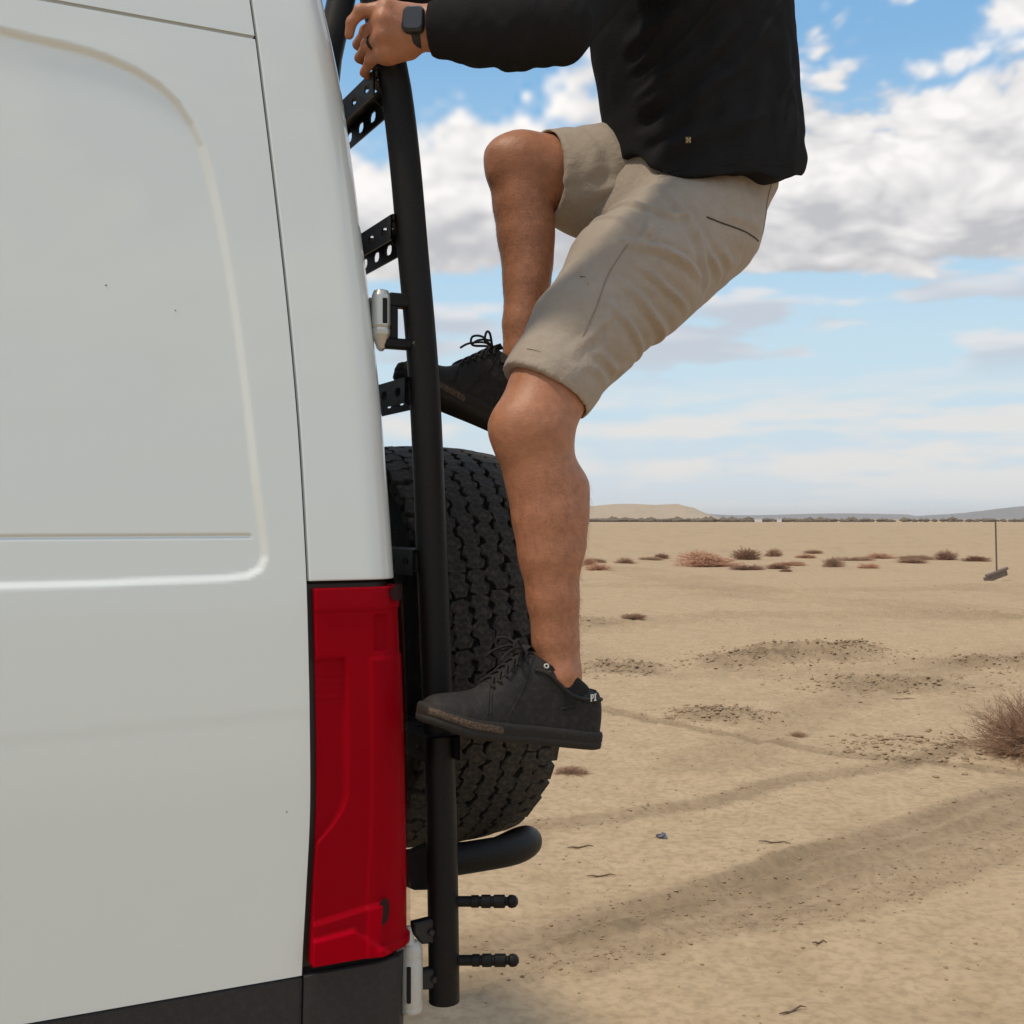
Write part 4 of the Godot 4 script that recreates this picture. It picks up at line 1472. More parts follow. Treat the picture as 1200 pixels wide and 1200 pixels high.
# lay a thin line of stitching or a slit on the near face of a body
func drape(v: PackedVector3Array, lines: Array, rad: float, lift: float) -> ArrayMesh:
	var cells := {}
	for p in v:
		var k := Vector2i(int(floor(p.x / 0.012)), int(floor(p.y / 0.012)))
		if not cells.has(k): cells[k] = []
		cells[k].append(p)
	var mb := MB.new()
	for line in lines:
		var pts := smooth_path(line, 0.006)
		var path := []
		var last := 0.0
		for q in pts:
			var sw := 0.0
			var sz := 0.0
			var top := -1e9
			var k := Vector2i(int(floor(q.x / 0.012)), int(floor(q.y / 0.012)))
			for i in range(-1, 2):
				for j in range(-1, 2):
					for p in cells.get(k + Vector2i(i, j), []):
						if Vector2(p.x, p.y).distance_to(q) < 0.012: top = maxf(top, p.z)
			if top < -1e8: continue
			for i in range(-1, 2):
				for j in range(-1, 2):
					for p in cells.get(k + Vector2i(i, j), []):
						var d := Vector2(p.x, p.y).distance_to(q)
						if d < 0.012 and p.z > top - 0.03:
							var w := 1.0 / (d * d + 1e-6)
							sw += w; sz += w * p.z
			path.append(Vector3(q.x, q.y, sz / sw + lift))
		for r in 2:
			for i in range(1, path.size() - 1):
				path[i].z = (path[i - 1].z + path[i].z * 2.0 + path[i + 1].z) / 4.0
		if path.size() > 2: mb.tube(path, rad, 5, true)
	return mb.done()

func leg_hair(man: Node3D, body: Array) -> void:
	var v: PackedVector3Array = body[0]
	var n := normals_of(v, body[1])
	var rng := RandomNumberGenerator.new()
	rng.seed = 44
	var mb := MB.new()
	for i in v.size():
		var p := v[i]
		if p.x > 1.12 or p.z > -1.6: continue
		var near := p.y > 1.43 and p.y < 1.72 and p.x > 0.86
		var far := p.z < -2.0 and p.y > 2.0 and p.y < 2.30
		if not (near or far): continue
		for k in 2:
			if rng.randf() < 0.45: continue
			var q := p + Vector3(rng.randf_range(-1, 1), rng.randf_range(-1, 1), rng.randf_range(-1, 1)) * 0.004
			q += n[i] * (p - q).dot(n[i])
			var d := (n[i] * 0.35 + Vector3(rng.randf_range(0.0, 0.6), -1.0, rng.randf_range(-0.3, 0.3))).normalized()
			stick(mb, q, q + d * rng.randf_range(0.006, 0.014), 0.00008, 0.00004)
	part("leg_hair", mb.done(), M.leg_hair, man).set_meta("kind", "stuff")

func build_person() -> void:
	var man := thing("person", "person in black long-sleeved shirt and khaki shorts climbing the van's ladder", "person", Vector3(0.95, 1.29, -1.9))
	# ---------------------------------------------------------------- body
	var near_leg := [[Vector3(1.32, 2.25, -1.90), 0.085], [Vector3(1.085, 2.020, -1.830), 0.080], [Vector3(0.966, 1.873, -1.800), 0.0680], [Vector3(0.928, 1.803, -1.790), 0.0690], [Vector3(0.942, 1.719, -1.785), 0.0600], [Vector3(0.952, 1.654, -1.780), 0.0595], [Vector3(0.954, 1.590, -1.775), 0.0530], [Vector3(0.956, 1.518, -1.770), 0.0435], [Vector3(0.960, 1.446, -1.770), 0.0375], [Vector3(0.966, 1.390, -1.770), 0.0365], [Vector3(0.968, 1.33, -1.770), 0.036]]
	var far_leg := [[Vector3(1.38, 2.28, -2.05), 0.085], [Vector3(1.212, 2.335, -2.090), 0.082], [Vector3(1.075, 2.356, -2.120), 0.0655], [Vector3(1.072, 2.275, -2.115), 0.056], [Vector3(1.076, 2.213, -2.110), 0.053], [Vector3(1.076, 2.118, -2.100), 0.046], [Vector3(1.062, 2.032, -2.090), 0.039], [Vector3(1.058, 1.972, -2.085), 0.037], [Vector3(1.06, 1.90, -2.08), 0.036]]
	var F := Field.new()
	F.chain(near_leg, 0.012)
	F.cap(Vector3(0.885, 1.800, -1.788), Vector3(0.893, 1.770, -1.786), 0.030, 0.026, 0.030)     # kneecap
	F.cap(Vector3(0.912, 1.725, -1.785), Vector3(0.922, 1.57, -1.772), 0.021, 0.014, 0.02)       # shin
	F.cap(Vector3(0.985, 1.70, -1.77), Vector3(0.984, 1.61, -1.765), 0.0385, 0.026, 0.026)         # calf
	F.cap(Vector3(0.975, 1.69, -1.80), Vector3(0.985, 1.60, -1.80), 0.036, 0.026, 0.026)
	F.cap(Vector3(0.990, 1.50, -1.77), Vector3(0.996, 1.36, -1.77), 0.010, 0.010, 0.020)          # tendon
	F.cap(Vector3(0.962, 1.388, -1.738), Vector3(0.964, 1.386, -1.742), 0.012, 0.012, 0.025)      # ankle bone
	F.cap(Vector3(0.975, 1.33, -1.77), Vector3(0.86, 1.325, -1.77), 0.030, 0.020, 0.02)
	F.chain(far_leg, 0.012)
	F.cap(Vector3(1.030, 2.365, -2.12), Vector3(1.028, 2.335, -2.118), 0.032, 0.028, 0.03)
	F.cap(Vector3(1.095, 2.25, -2.11), Vector3(1.100, 2.16, -2.10), 0.038, 0.026, 0.03)
	F.cap(Vector3(1.06, 1.90, -2.08), Vector3(0.95, 1.905, -2.07), 0.028, 0.020, 0.02)
	F.cap(Vector3(1.38, 2.28, -1.97), Vector3(1.38, 2.45, -1.96), 0.105, 0.12, 0.04)
	F.cap(Vector3(1.37, 2.45, -1.96), Vector3(1.33, 2.68, -1.96), 0.13, 0.15, 0.06)
	F.cap(Vector3(1.25, 2.72, -1.81), Vector3(1.27, 2.74, -2.12), 0.07, 0.07, 0.05)
	F.cap(Vector3(1.29, 2.78, -1.96), Vector3(1.24, 2.92, -1.97), 0.062, 0.056, 0.04)
	# head, turned up the ladder
	F.cap(Vector3(1.215, 3.035, -1.97), Vector3(1.19, 3.03, -1.97), 0.092, 0.088, 0.03)
	F.cap(Vector3(1.165, 2.955, -1.97), Vector3(1.130, 2.940, -1.97), 0.055, 0.040, 0.04)
	F.cap(Vector3(1.110, 3.03, -1.97), Vector3(1.086, 3.000, -1.97), 0.012, 0.017, 0.014)
	F.cap(Vector3(1.112, 3.045, -1.935), Vector3(1.112, 3.045, -2.005), 0.014, 0.014, 0.02)
	F.cap(Vector3(1.100, 2.968, -1.955), Vector3(1.100, 2.968, -1.985), 0.009, 0.009, 0.008)
	for s in [-1.0, 1.0]:
		F.cap(Vector3(1.215, 3.04, -1.97 + s * 0.088), Vector3(1.21, 3.00, -1.97 + s * 0.086), 0.022, 0.014, 0.01)
	# arms
	F.chain([[Vector3(1.21, 2.715, -1.805), 0.058], [Vector3(1.06, 2.603, -1.755), 0.046], [Vector3(0.925, 2.447, -1.695), 0.042], [Vector3(0.852, 2.434, -1.715), 0.045], [Vector3(0.775, 2.440, -1.765), 0.034]], 0.03)
	F.chain([[Vector3(1.22, 2.74, -2.13), 0.062], [Vector3(1.04, 2.66, -2.25), 0.045], [Vector3(0.90, 2.685, -2.19), 0.042], [Vector3(0.80, 2.70, -2.155), 0.03], [Vector3(0.745, 2.71, -2.125), 0.034], [Vector3(0.722, 2.70, -2.11), 0.02]], 0.03)
	var body := nets(F, Vector3(0.66, 1.27, -2.34), Vector3(1.60, 3.16, -1.60), 0.0085)
	body[0] = relax(body[0], body[1], 3)
	# the near hand on the rail: palm, four fingers, thumb
	var H := Field.new()
	var k := 0.010
	H.chain([[Vector3(0.790, 2.447, -1.757), 0.030], [Vector3(0.745, 2.457, -1.788), 0.0245], [Vector3(0.712, 2.459, -1.806), 0.0225]], 0.012)
	H.chain([[Vector3(0.790, 2.430, -1.762), 0.030], [Vector3(0.745, 2.436, -1.790), 0.0245], [Vector3(0.712, 2.436, -1.808), 0.0225]], 0.012)
	var mcp := [Vector3(0.672, 2.472, -1.806), Vector3(0.664, 2.449, -1.802), Vector3(0.665, 2.425, -1.806), Vector3(0.673, 2.404, -1.818)]
	var pip := [Vector3(0.637, 2.468, -1.828), Vector3(0.654, 2.446, -1.850), Vector3(0.656, 2.424, -1.850), Vector3(0.662, 2.402, -1.852)]
	var dip := [Vector3(0.624, 2.452, -1.838), Vector3(0.656, 2.443, -1.898), Vector3(0.658, 2.420, -1.896), Vector3(0.662, 2.392, -1.884)]
	var tip := [Vector3(0.623, 2.434, -1.846), Vector3(0.684, 2.438, -1.908), Vector3(0.686, 2.414, -1.906), Vector3(0.684, 2.388, -1.900)]
	for i in 4:
		var r0: float = [0.0125, 0.0128, 0.0122, 0.0112][i]
		H.cap(Vector3(0.715, 2.463 - i * 0.010, -1.808), mcp[i], 0.0205, r0 + 0.0015, 0.016)
		H.cap(Vector3(0.685, lerpf(2.458, mcp[i].y, 0.5), -1.822), mcp[i] + Vector3(0.01, 0, -0.008), 0.016, r0, 0.014)
		H.cap(mcp[i], pip[i], r0, r0 - 0.0024, 0.006)
		H.cap(pip[i], dip[i], r0 - 0.0020, r0 - 0.0034, 0.004)
		H.cap(dip[i], tip[i], r0 - 0.0034, r0 - 0.0046, 0.003)
		H.cap(mcp[i] + Vector3(0.002, 0, 0.0035), mcp[i] + Vector3(0.0, 0, 0.0035), 0.010, 0.010, 0.008)   # knuckle
		H.cap(pip[i] + Vector3(-0.001, 0, 0.001), pip[i], r0 - 0.0012, r0 - 0.0012, 0.004)
		H.cap(mcp[i] + Vector3(0.006, 0, 0.0085), Vector3(0.705, 2.456 - i * 0.008, -1.793), 0.0032, 0.003, 0.006)   # tendon
	H.chain([[Vector3(0.735, 2.455, -1.815), 0.017], [Vector3(0.728, 2.478, -1.845), 0.014], [Vector3(0.726, 2.494, -1.875), 0.0105], [Vector3(0.715, 2.502, -1.898), 0.0085]], k)
	H.cap(Vector3(0.715, 2.414, -1.815), Vector3(0.680, 2.402, -1.824), 0.016, 0.013, 0.014)       # heel of the hand
	var hand := nets(H, Vector3(0.605, 2.365, -1.935), Vector3(0.80, 2.53, -1.715), 0.0030)
	hand[0] = relax(hand[0], hand[1], 1)
	part("body", joined_mesh([body, hand]), M.skin, man)
	leg_hair(man, body)
	# far hand's fingers round the far rail (above the frame)
	var H2 := Field.new()
	H2.chain([[Vector3(0.80, 2.70, -2.155), 0.026], [Vector3(0.745, 2.71, -2.105), 0.022]], 0.015)
	for i in 4:
		var yy := 2.735 - i * 0.021
		H2.chain([[Vector3(0.755, yy, -2.105), 0.014], [Vector3(0.715, yy + 0.002, -2.095), 0.0115], [Vector3(0.684, yy, -2.115), 0.0105], [Vector3(0.682, yy - 0.002, -2.150), 0.009], [Vector3(0.700, yy - 0.003, -2.168), 0.0075]], 0.005)
	H2.chain([[Vector3(0.765, 2.74, -2.125), 0.014], [Vector3(0.755, 2.765, -2.165), 0.0105], [Vector3(0.735, 2.77, -2.185), 0.009]], 0.006)
	var h2 := nets(H2, Vector3(0.65, 2.63, -2.23), Vector3(0.86, 2.80, -2.06), 0.0045)
	part("hand", commit(h2[0], h2[1]), M.skin, man)
	# hair as a cap of its own
	var HH := Field.new()
	HH.cap(Vector3(1.228, 3.045, -1.97), Vector3(1.205, 3.055, -1.97), 0.098, 0.090, 0.02)
	HH.cuts.append([Vector3(-0.80, -0.6, 0).normalized(), -0.80 * 1.135 - 0.6 * 3.045 + 0.02])
	var hr := nets(HH, Vector3(1.08, 2.90, -2.10), Vector3(1.36, 3.20, -1.84), 0.008)
	part("hair", commit(hr[0], hr[1]), M.hair, man)
	var eb := MB.new()
	for s in [-1.0, 1.0]:
		eb.lathe([V2(0.001, -0.011), V2(0.008, -0.008), V2(0.011, 0.0), V2(0.008, 0.008), V2(0.001, 0.011)], Transform3D(Basis.IDENTITY, Vector3(1.117, 3.025, -1.97 + s * 0.032)), 12)
	part("eyes", eb.done(), M.white, man)
	# ---------------------------------------------------------------- shorts
	var fn := fnl(61, 3, 0.5, 1.0)
	var S := Field.new()
	S.lofts = [[[2.17, 1.33, -1.965, 0.13, 0.17], [2.24, 1.345, -1.965, 0.150, 0.175], [2.30, 1.372, -1.96, 0.158, 0.165], [2.37, 1.385, -1.955, 0.150, 0.150]]]
	S.chain([[Vector3(1.340, 2.215, -1.893), 0.124], [Vector3(1.165, 2.090, -1.850), 0.120], [Vector3(1.053, 1.979, -1.828), 0.0950], [Vector3(0.970, 1.885, -1.803), 0.0800], [Vector3(0.930, 1.83, -1.795), 0.0735]], 0.02)
	S.cap(Vector3(1.375, 2.255, -2.03), Vector3(1.30, 2.27, -2.06), 0.120, 0.118, 0.05)
	S.cuts.append([Vector3(-0.548, -0.837, 0), -2.087])
	S.sub(Vector3(0.985, 1.893, -1.804), Vector3(0.92, 1.81, -1.79), 0.0705, 0.0690)
	var sh := nets(S, Vector3(0.80, 1.78, -2.24), Vector3(1.60, 2.43, -1.66), 0.0048)
	sh[0] = relax(sh[0], sh[1], 1)
	var folds := [
		[[V2(1.152, 2.190), V2(1.130, 2.150), V2(1.105, 2.118)], 0.007, 0.010],
		[[V2(1.095, 2.128), V2(1.150, 2.115), V2(1.198, 2.098), V2(1.244, 2.080)], 0.009, 0.011],
		[[V2(1.072, 2.056), V2(1.143, 2.000), V2(1.215, 1.968)], 0.007, 0.011],
		[[V2(1.045, 2.014), V2(1.108, 1.963), V2(1.160, 1.930)], 0.006, 0.010],
		[[V2(1.125, 2.249), V2(1.150, 2.205), V2(1.190, 2.185), V2(1.225, 2.192)], 0.009, 0.010],
		[[V2(1.205, 2.252), V2(1.212, 2.205), V2(1.235, 2.150), V2(1.27, 2.075)], 0.007, 0.013],
		[[V2(1.24, 2.16), V2(1.27, 2.12), V2(1.31, 2.095)], 0.007, 0.011],
		[[V2(0.995, 1.906), V2(1.02, 1.90), V2(1.055, 1.879)], 0.004, 0.010],
		[[V2(0.970, 1.927), V2(1.012, 1.959), V2(1.06, 2.01)], 0.004, 0.012],
		[[V2(1.02, 1.93), V2(1.07, 1.905), V2(1.10, 1.91)], 0.005, 0.010],
		[[V2(1.10, 2.09), V2(1.16, 2.05), V2(1.23, 2.02)], 0.006, 0.009],
		[[V2(1.085, 2.235), V2(1.095, 2.19), V2(1.11, 2.16)], 0.005, 0.008],
		[[V2(1.28, 2.20), V2(1.35, 2.20), V2(1.42, 2.195)], 0.003, 0.012],
		[[V2(1.29, 2.14), V2(1.33, 2.12), V2(1.36, 2.125)], 0.004, 0.012],
	]
	for i in folds.size():
		folds[i][2] *= 0.66
		folds[i][1] *= 0.85
	sh[0] = fold(sh, folds, -1.95, 0.0035, fn, Vector3(9, 9, 7))
	var S2 := Field.new()
	S2.chain([[Vector3(1.40, 2.28, -2.04), 0.120], [Vector3(1.25, 2.330, -2.08), 0.108], [Vector3(1.08, 2.335, -2.112), 0.0885]], 0.05)
	S2.cuts.append([Vector3(-1, -0.06, 0), -1.118 - 0.06 * 2.3])
	S2.sub(Vector3(1.18, 2.335, -2.10), Vector3(1.05, 2.338, -2.115), 0.082, 0.082)
	var s2 := nets(S2, Vector3(1.05, 2.10, -2.28), Vector3(1.60, 2.52, -1.90), 0.0068)
	s2[0] = relax(s2[0], s2[1], 1)
	s2[0] = fold(s2, [[[V2(1.14, 2.27), V2(1.20, 2.29), V2(1.26, 2.28)], 0.005, 0.012], [[V2(1.15, 2.42), V2(1.17, 2.36), V2(1.16, 2.30)], 0.004, 0.012], [[V2(1.19, 2.42), V2(1.21, 2.36), V2(1.24, 2.31)], 0.005, 0.012]], -2.12, 0.004, fn, Vector3(9, 9, 7))
	var shorts := part("shorts", joined_mesh([sh, s2]), M.shorts, man)
	part("stitching", drape(sh[0], [[V2(1.093, 2.123), V2(1.05, 2.06), V2(1.00, 1.965), V2(0.955, 1.893)], [V2(0.908, 1.934), V2(0.940, 1.916), V2(0.975, 1.896), V2(1.010, 1.873), V2(1.034, 1.856)], [V2(1.455, 2.294), V2(1.445, 2.247), V2(1.428, 2.189)]], 0.0007, 0.0015), M.seam, shorts, false)
	part("back_pocket", drape(sh[0], [[V2(1.262, 2.190), V2(1.300, 2.183), V2(1.339, 2.180), V2(1.412, 2.172)]], 0.0014, 0.0008), M.slit, shorts, false)
	part("emblem", drape(sh[0], [[V2(1.016, 2.066), V2(1.029, 2.059), V2(1.019, 2.049)]], 0.0009, 0.0006), M.slit, shorts, false)
	# ---------------------------------------------------------------- shirt
	var T := Field.new()
	T.lofts = [[[2.312, 1.384, -1.948, 0.174, 0.208], [2.345, 1.389, -1.948, 0.178, 0.209], [2.398, 1.391, -1.948, 0.182, 0.205], [2.44, 1.389, -1.950, 0.184, 0.198], [2.506, 1.378, -1.950, 0.188, 0.192], [2.571, 1.366, -1.950, 0.191, 0.197], [2.671, 1.355, -1.952, 0.190, 0.200], [2.76, 1.34, -1.955, 0.165, 0.19], [2.83, 1.32, -1.96, 0.09, 0.12]]]
	T.cap(Vector3(1.255, 2.72, -1.825), Vector3(1.27, 2.74, -2.10), 0.088, 0.088, 0.05)
	T.chain([[Vector3(1.22, 2.720, -1.805), 0.086], [Vector3(1.055, 2.600, -1.745), 0.064], [Vector3(0.922, 2.446, -1.69), 0.0585], [Vector3(0.860, 2.438, -1.713), 0.0590], [Vector3(0.800, 2.438, -1.745), 0.0510], [Vector3(0.757, 2.442, -1.777), 0.0415], [Vector3(0.743, 2.444, -1.786), 0.0385]], 0.022)
	var T2 := Field.new()
	T2.chain([[Vector3(1.28, 2.745, -2.08), 0.084], [Vector3(1.23, 2.745, -2.12), 0.084], [Vector3(1.04, 2.66, -2.25), 0.062], [Vector3(0.90, 2.685, -2.19), 0.056], [Vector3(0.82, 2.70, -2.16), 0.040]], 0.03)
	T.sub(Vector3(1.386, 2.20, -1.925), Vector3(1.386, 2.20, -1.975), 0.158, 0.158)
	T.cuts.append([Vector3(-0.86, 0.0, -0.50), -0.86 * 0.738 + 0.5 * 1.79])
	var ts := nets(T, Vector3(0.70, 2.26, -2.36), Vector3(1.66, 2.92, -1.58), 0.0066)
	ts[0] = relax(ts[0], ts[1], 1)
	# the hem hangs lower towards the back and rides up at the front
	var tv: PackedVector3Array = ts[0]
	for i in tv.size():
		var p := tv[i]
		if p.y < 2.42 and p.x > 1.0:
			var drop := smoothstep(2.42, 2.32, p.y)
			var want := lerpf(0.030, -0.040, smoothstep(-1.96, -1.79, p.z)) - 0.012 * smoothstep(1.28, 1.12, p.x) + 0.030 * smoothstep(1.38, 1.52, p.x)
			want += 0.006 * sin(p.x * 38.0) + 0.004 * sin(p.z * 45.0)
			p.y += want * drop
			p.x += 0.010 * drop * smoothstep(1.45, 1.56, p.x) * sin(p.y * 60.0)
			tv[i] = p
	ts[0] = tv
	var tf := [
		[[V2(1.043, 2.335), V2(1.129, 2.415), V2(1.20, 2.47), V2(1.274, 2.523)], 0.010, 0.015],
		[[V2(1.063, 2.300), V2(1.147, 2.365), V2(1.237, 2.433)], 0.009, 0.013],
		[[V2(1.053, 2.352), V2(1.112, 2.427), V2(1.165, 2.488)], 0.007, 0.012],
		[[V2(1.090, 2.296), V2(1.219, 2.336), V2(1.370, 2.364)], 0.006, 0.015],
		[[V2(1.147, 2.390), V2(1.274, 2.441), V2(1.409, 2.526)], 0.007, 0.016],
		[[V2(1.112, 2.271), V2(1.174, 2.339), V2(1.192, 2.387)], 0.007, 0.011],
		[[V2(1.312, 2.274), V2(1.370, 2.368), V2(1.389, 2.465)], 0.006, 0.016],
		[[V2(1.20, 2.56), V2(1.30, 2.60), V2(1.40, 2.66)], 0.006, 0.018],
		[[V2(1.026, 2.469), V2(1.077, 2.508), V2(1.147, 2.565)], 0.008, 0.014],
		[[V2(1.45, 2.30), V2(1.47, 2.40), V2(1.46, 2.52)], 0.005, 0.016],
	]
	for q in [[V2(1.08, 2.32), V2(1.16, 2.40), V2(1.22, 2.44)], [V2(1.12, 2.31), V2(1.22, 2.385), V2(1.33, 2.43)], [V2(1.20, 2.30), V2(1.29, 2.35), V2(1.40, 2.37)], [V2(1.05, 2.42), V2(1.10, 2.48), V2(1.13, 2.55)], [V2(1.10, 2.44), V2(1.18, 2.53), V2(1.27, 2.60)], [V2(1.34, 2.48), V2(1.42, 2.56), V2(1.46, 2.63)], [V2(1.42, 2.33), V2(1.45, 2.42), V2(1.50, 2.48)], [V2(1.06, 2.36), V2(1.12, 2.44), V2(1.20, 2.50)]]:
		tf.append([q, 0.0042, 0.006])
	for f in tf: f[1] *= 1.15
	for f in tf:
		for i in f[0].size(): f[0][i] += V2(0.10 - 0.11 * smoothstep(1.10, 1.45, f[0][i].x), 0.02)
	# rings of cloth pushed up the forearm and gathered in the elbow
	for q in [[0.754, 0.0030], [0.766, 0.0022], [0.781, 0.0036], [0.797, 0.0024], [0.819, 0.0038], [0.836, 0.002], [0.858, 0.0034], [0.887, 0.0030], [0.912, 0.0044], [0.941, 0.005]]:
		tf.append([[V2(q[0] + 4.0 * (q[1] - 0.004), 2.385), V2(q[0] + 0.006, 2.42 + 6.0 * (q[1] - 0.002)), V2(q[0] - 0.003, 2.45), V2(q[0] + 0.022 - 6.0 * q[1], 2.495)], q[1], 0.0055 + q[1]])
	ts[0] = fold(ts, tf, -1.93, 0.005, fn, Vector3(7, 6, 7))
	var t2 := nets(T2, Vector3(0.74, 2.56, -2.36), Vector3(1.42, 2.88, -1.96), 0.0085)
	var shirt := part("shirt", joined_mesh([ts, t2]), M.shirt, man)
	part("hem", drape(ts[0], [[V2(1.070, 2.300), V2(1.147, 2.290), V2(1.274, 2.288), V2(1.37, 2.296), V2(1.439, 2.305)]], 0.0011, 0.0004), M.shirt_seam, shirt, false)
	var zl := -1e9
	for p in ts[0]:
		if Vector2(p.x, p.y).distance_to(V2(1.245, 2.335)) < 0.012: zl = maxf(zl, p.z)
	zl += 0.0006
	var tg := MB.new()
	tg.box(Vector3(1.245, 2.335, zl + 0.0006), Vector3(0.0105, 0.0125, 0.0016), Basis(Vector3.UP, -0.5), 0.0004)
	var lab := part("label", tg.done(), M.tag_dark, shirt, false)
	tg = MB.new()
	var lb := Basis(Vector3.UP, -0.5)
	for q in [[-0.0028, 0.0028], [0.0028, 0.0028], [0.0, 0.0], [-0.0028, -0.0030], [0.0028, -0.0030]]:
		tg.box(Vector3(1.245, 2.335, zl + 0.0016) + lb * Vector3(q[0], q[1], 0.0004), Vector3(0.0032, 0.0034, 0.001), lb)
	part("label_print", tg.done(), M.tag_tan, shirt, false)
	# ---------------------------------------------------------------- watch and ring
	var axis := Vector3(0.86, 0.0, 0.50).normalized()      # along the wrist
	var face := (Vector3(-0.42, 0.16, 0.9) - axis * axis.dot(Vector3(-0.42, 0.16, 0.9))).normalized()
	var upw := face.cross(axis) * -1.0
	if upw.y < 0: upw = -upw
	var wc := Vector3(0.7215, 2.445, -1.803)
	var wb := Basis(axis, axis.cross(face) * -1.0, face)
	if wb.determinant() < 0: wb = Basis(axis, axis.cross(face), face)
	var mb := MB.new()
	mb.extrude(rounded(0.037, 0.045, 0.011), 0.012, Transform3D(wb, wc + face * 0.022), 0.003)
	var watch := part("watch", mb.done(), M.watch, man)
	mb = MB.new()
	mb.extrude(rounded(0.030, 0.038, 0.009), 0.0022, Transform3D(wb, wc + face * 0.0330), 0.0007)
	part("watch_face", mb.done(), M.watch_face, watch, false)
	mb = MB.new()
	var rows := []
	for i in 33:
		var a := TAU * i / 32.0
		var n2 := wb.z * cos(a) + wb.y * sin(a)
		var cc := Vector3(0.7205, 2.4475, -1.802) + wb.z * cos(a) * 0.0268 + wb.y * sin(a) * 0.0375
		rows.append([cc - axis * 0.011 - n2 * 0.003, cc - axis * 0.011, cc + axis * 0.011, cc + axis * 0.011 - n2 * 0.003])
	mb.grid(rows, false, 4294967295)
	part("watch_strap", mb.done(), M.strap, watch, false)
	mb = MB.new()
	var rd: Vector3 = (pip[2] - mcp[2]).normalized()
	var rcen: Vector3 = mcp[2].lerp(pip[2], 0.62)
	var ru := rd.cross(Vector3.UP).normalized()
	mb.lathe([V2(0.0108, -0.003), V2(0.0124, -0.0028), V2(0.0124, 0.0028), V2(0.0108, 0.003)], Transform3D(Basis(ru, rd, ru.cross(rd)), rcen), 24)
	part("ring", mb.done(), M.ring, man)
	# ---------------------------------------------------------------- socks and shoes
	shoe(man, "near", Transform3D(Basis(Vector3(-0.9855, 0.1699, 0.0), Vector3(0.1699, 0.9855, 0.0), Vector3(0, 0, -1)), Vector3(1.034, 1.258, -1.768)))
	shoe(man, "far", Transform3D(Basis(Vector3(-0.9397, 0.342, 0.02).normalized(), Vector3(0.342, 0.9397, 0.0), Vector3(0.02, 0.0, -1).normalized()), Vector3(1.090, 1.785, -2.075)))

func rounded(w: float, h: float, r: float) -> PackedVector2Array:
	var out := PackedVector2Array()
	for q in 4:
		var c := Vector2((w / 2 - r) * (1 if q == 0 or q == 3 else -1), (h / 2 - r) * (1 if q < 2 else -1))
		for i in 7: out.append(c + Vector2.from_angle((q + i / 6.0) * PI / 2) * r)
	return out

# a low skate shoe; x from heel to toe, y up from the sole, z across
func shoe_w(s: float) -> float:
	return curve_at([V2(0.0, 0.008), V2(0.012, 0.020), V2(0.04, 0.030), V2(0.10, 0.0345), V2(0.25, 0.036), V2(0.42, 0.0365), V2(0.60, 0.0445), V2(0.74, 0.0490), V2(0.85, 0.0465), V2(0.93, 0.038), V2(0.97, 0.028), V2(0.992, 0.015), V2(1.0, 0.006)], s)

func shoe_bottom(s: float) -> float:
	return 0.014 * smoothstep(0.70, 1.0, s) * smoothstep(0.6, 1.0, s)

func shoe_top(s: float) -> float:
	return curve_at([V2(0.0, 0.094), V2(0.03, 0.098), V2(0.12, 0.094), V2(0.24, 0.100), V2(0.34, 0.122), V2(0.42, 0.142), V2(0.50, 0.145), V2(0.58, 0.120), V2(0.66, 0.094), V2(0.74, 0.074), V2(0.84, 0.066), V2(0.92, 0.061), V2(0.97, 0.054), V2(1.0, 0.038)], s)

func shoe_pt(s: float, a: float, L: float, grow: float) -> Vector3:   # a from 0 (one edge of the sole) to PI (the other)
	var w := shoe_w(s) + grow
	var b := shoe_bottom(s) + 0.024
	var t := shoe_top(s) + grow
	var ca := cos(a)
	var sa := sin(a)
	var y := b + (t - b) * pow(maxf(sa, 0.0), lerpf(0.72, 0.5, smoothstep(0.50, 0.38, s)))
	var narrow := 1.0 - (0.36 if s < 0.85 else lerpf(0.36, 0.55, (s - 0.85) / 0.15)) * pow(maxf(sa, 0.0), 1.6)
	var open := smoothstep(0.50, 0.38, s)
	narrow = lerpf(narrow, 1.0 + 0.20 * sa * smoothstep(0.0, 0.1, s), open)
	var x := s * L
	if s < 0.12: x += 0.012 * pow(maxf(sa, 0.0), 1.2) * (1.0 - s / 0.12)
	return Vector3(x, y, signf(ca) * pow(absf(ca), lerpf(0.62, 0.36, open)) * w * narrow)

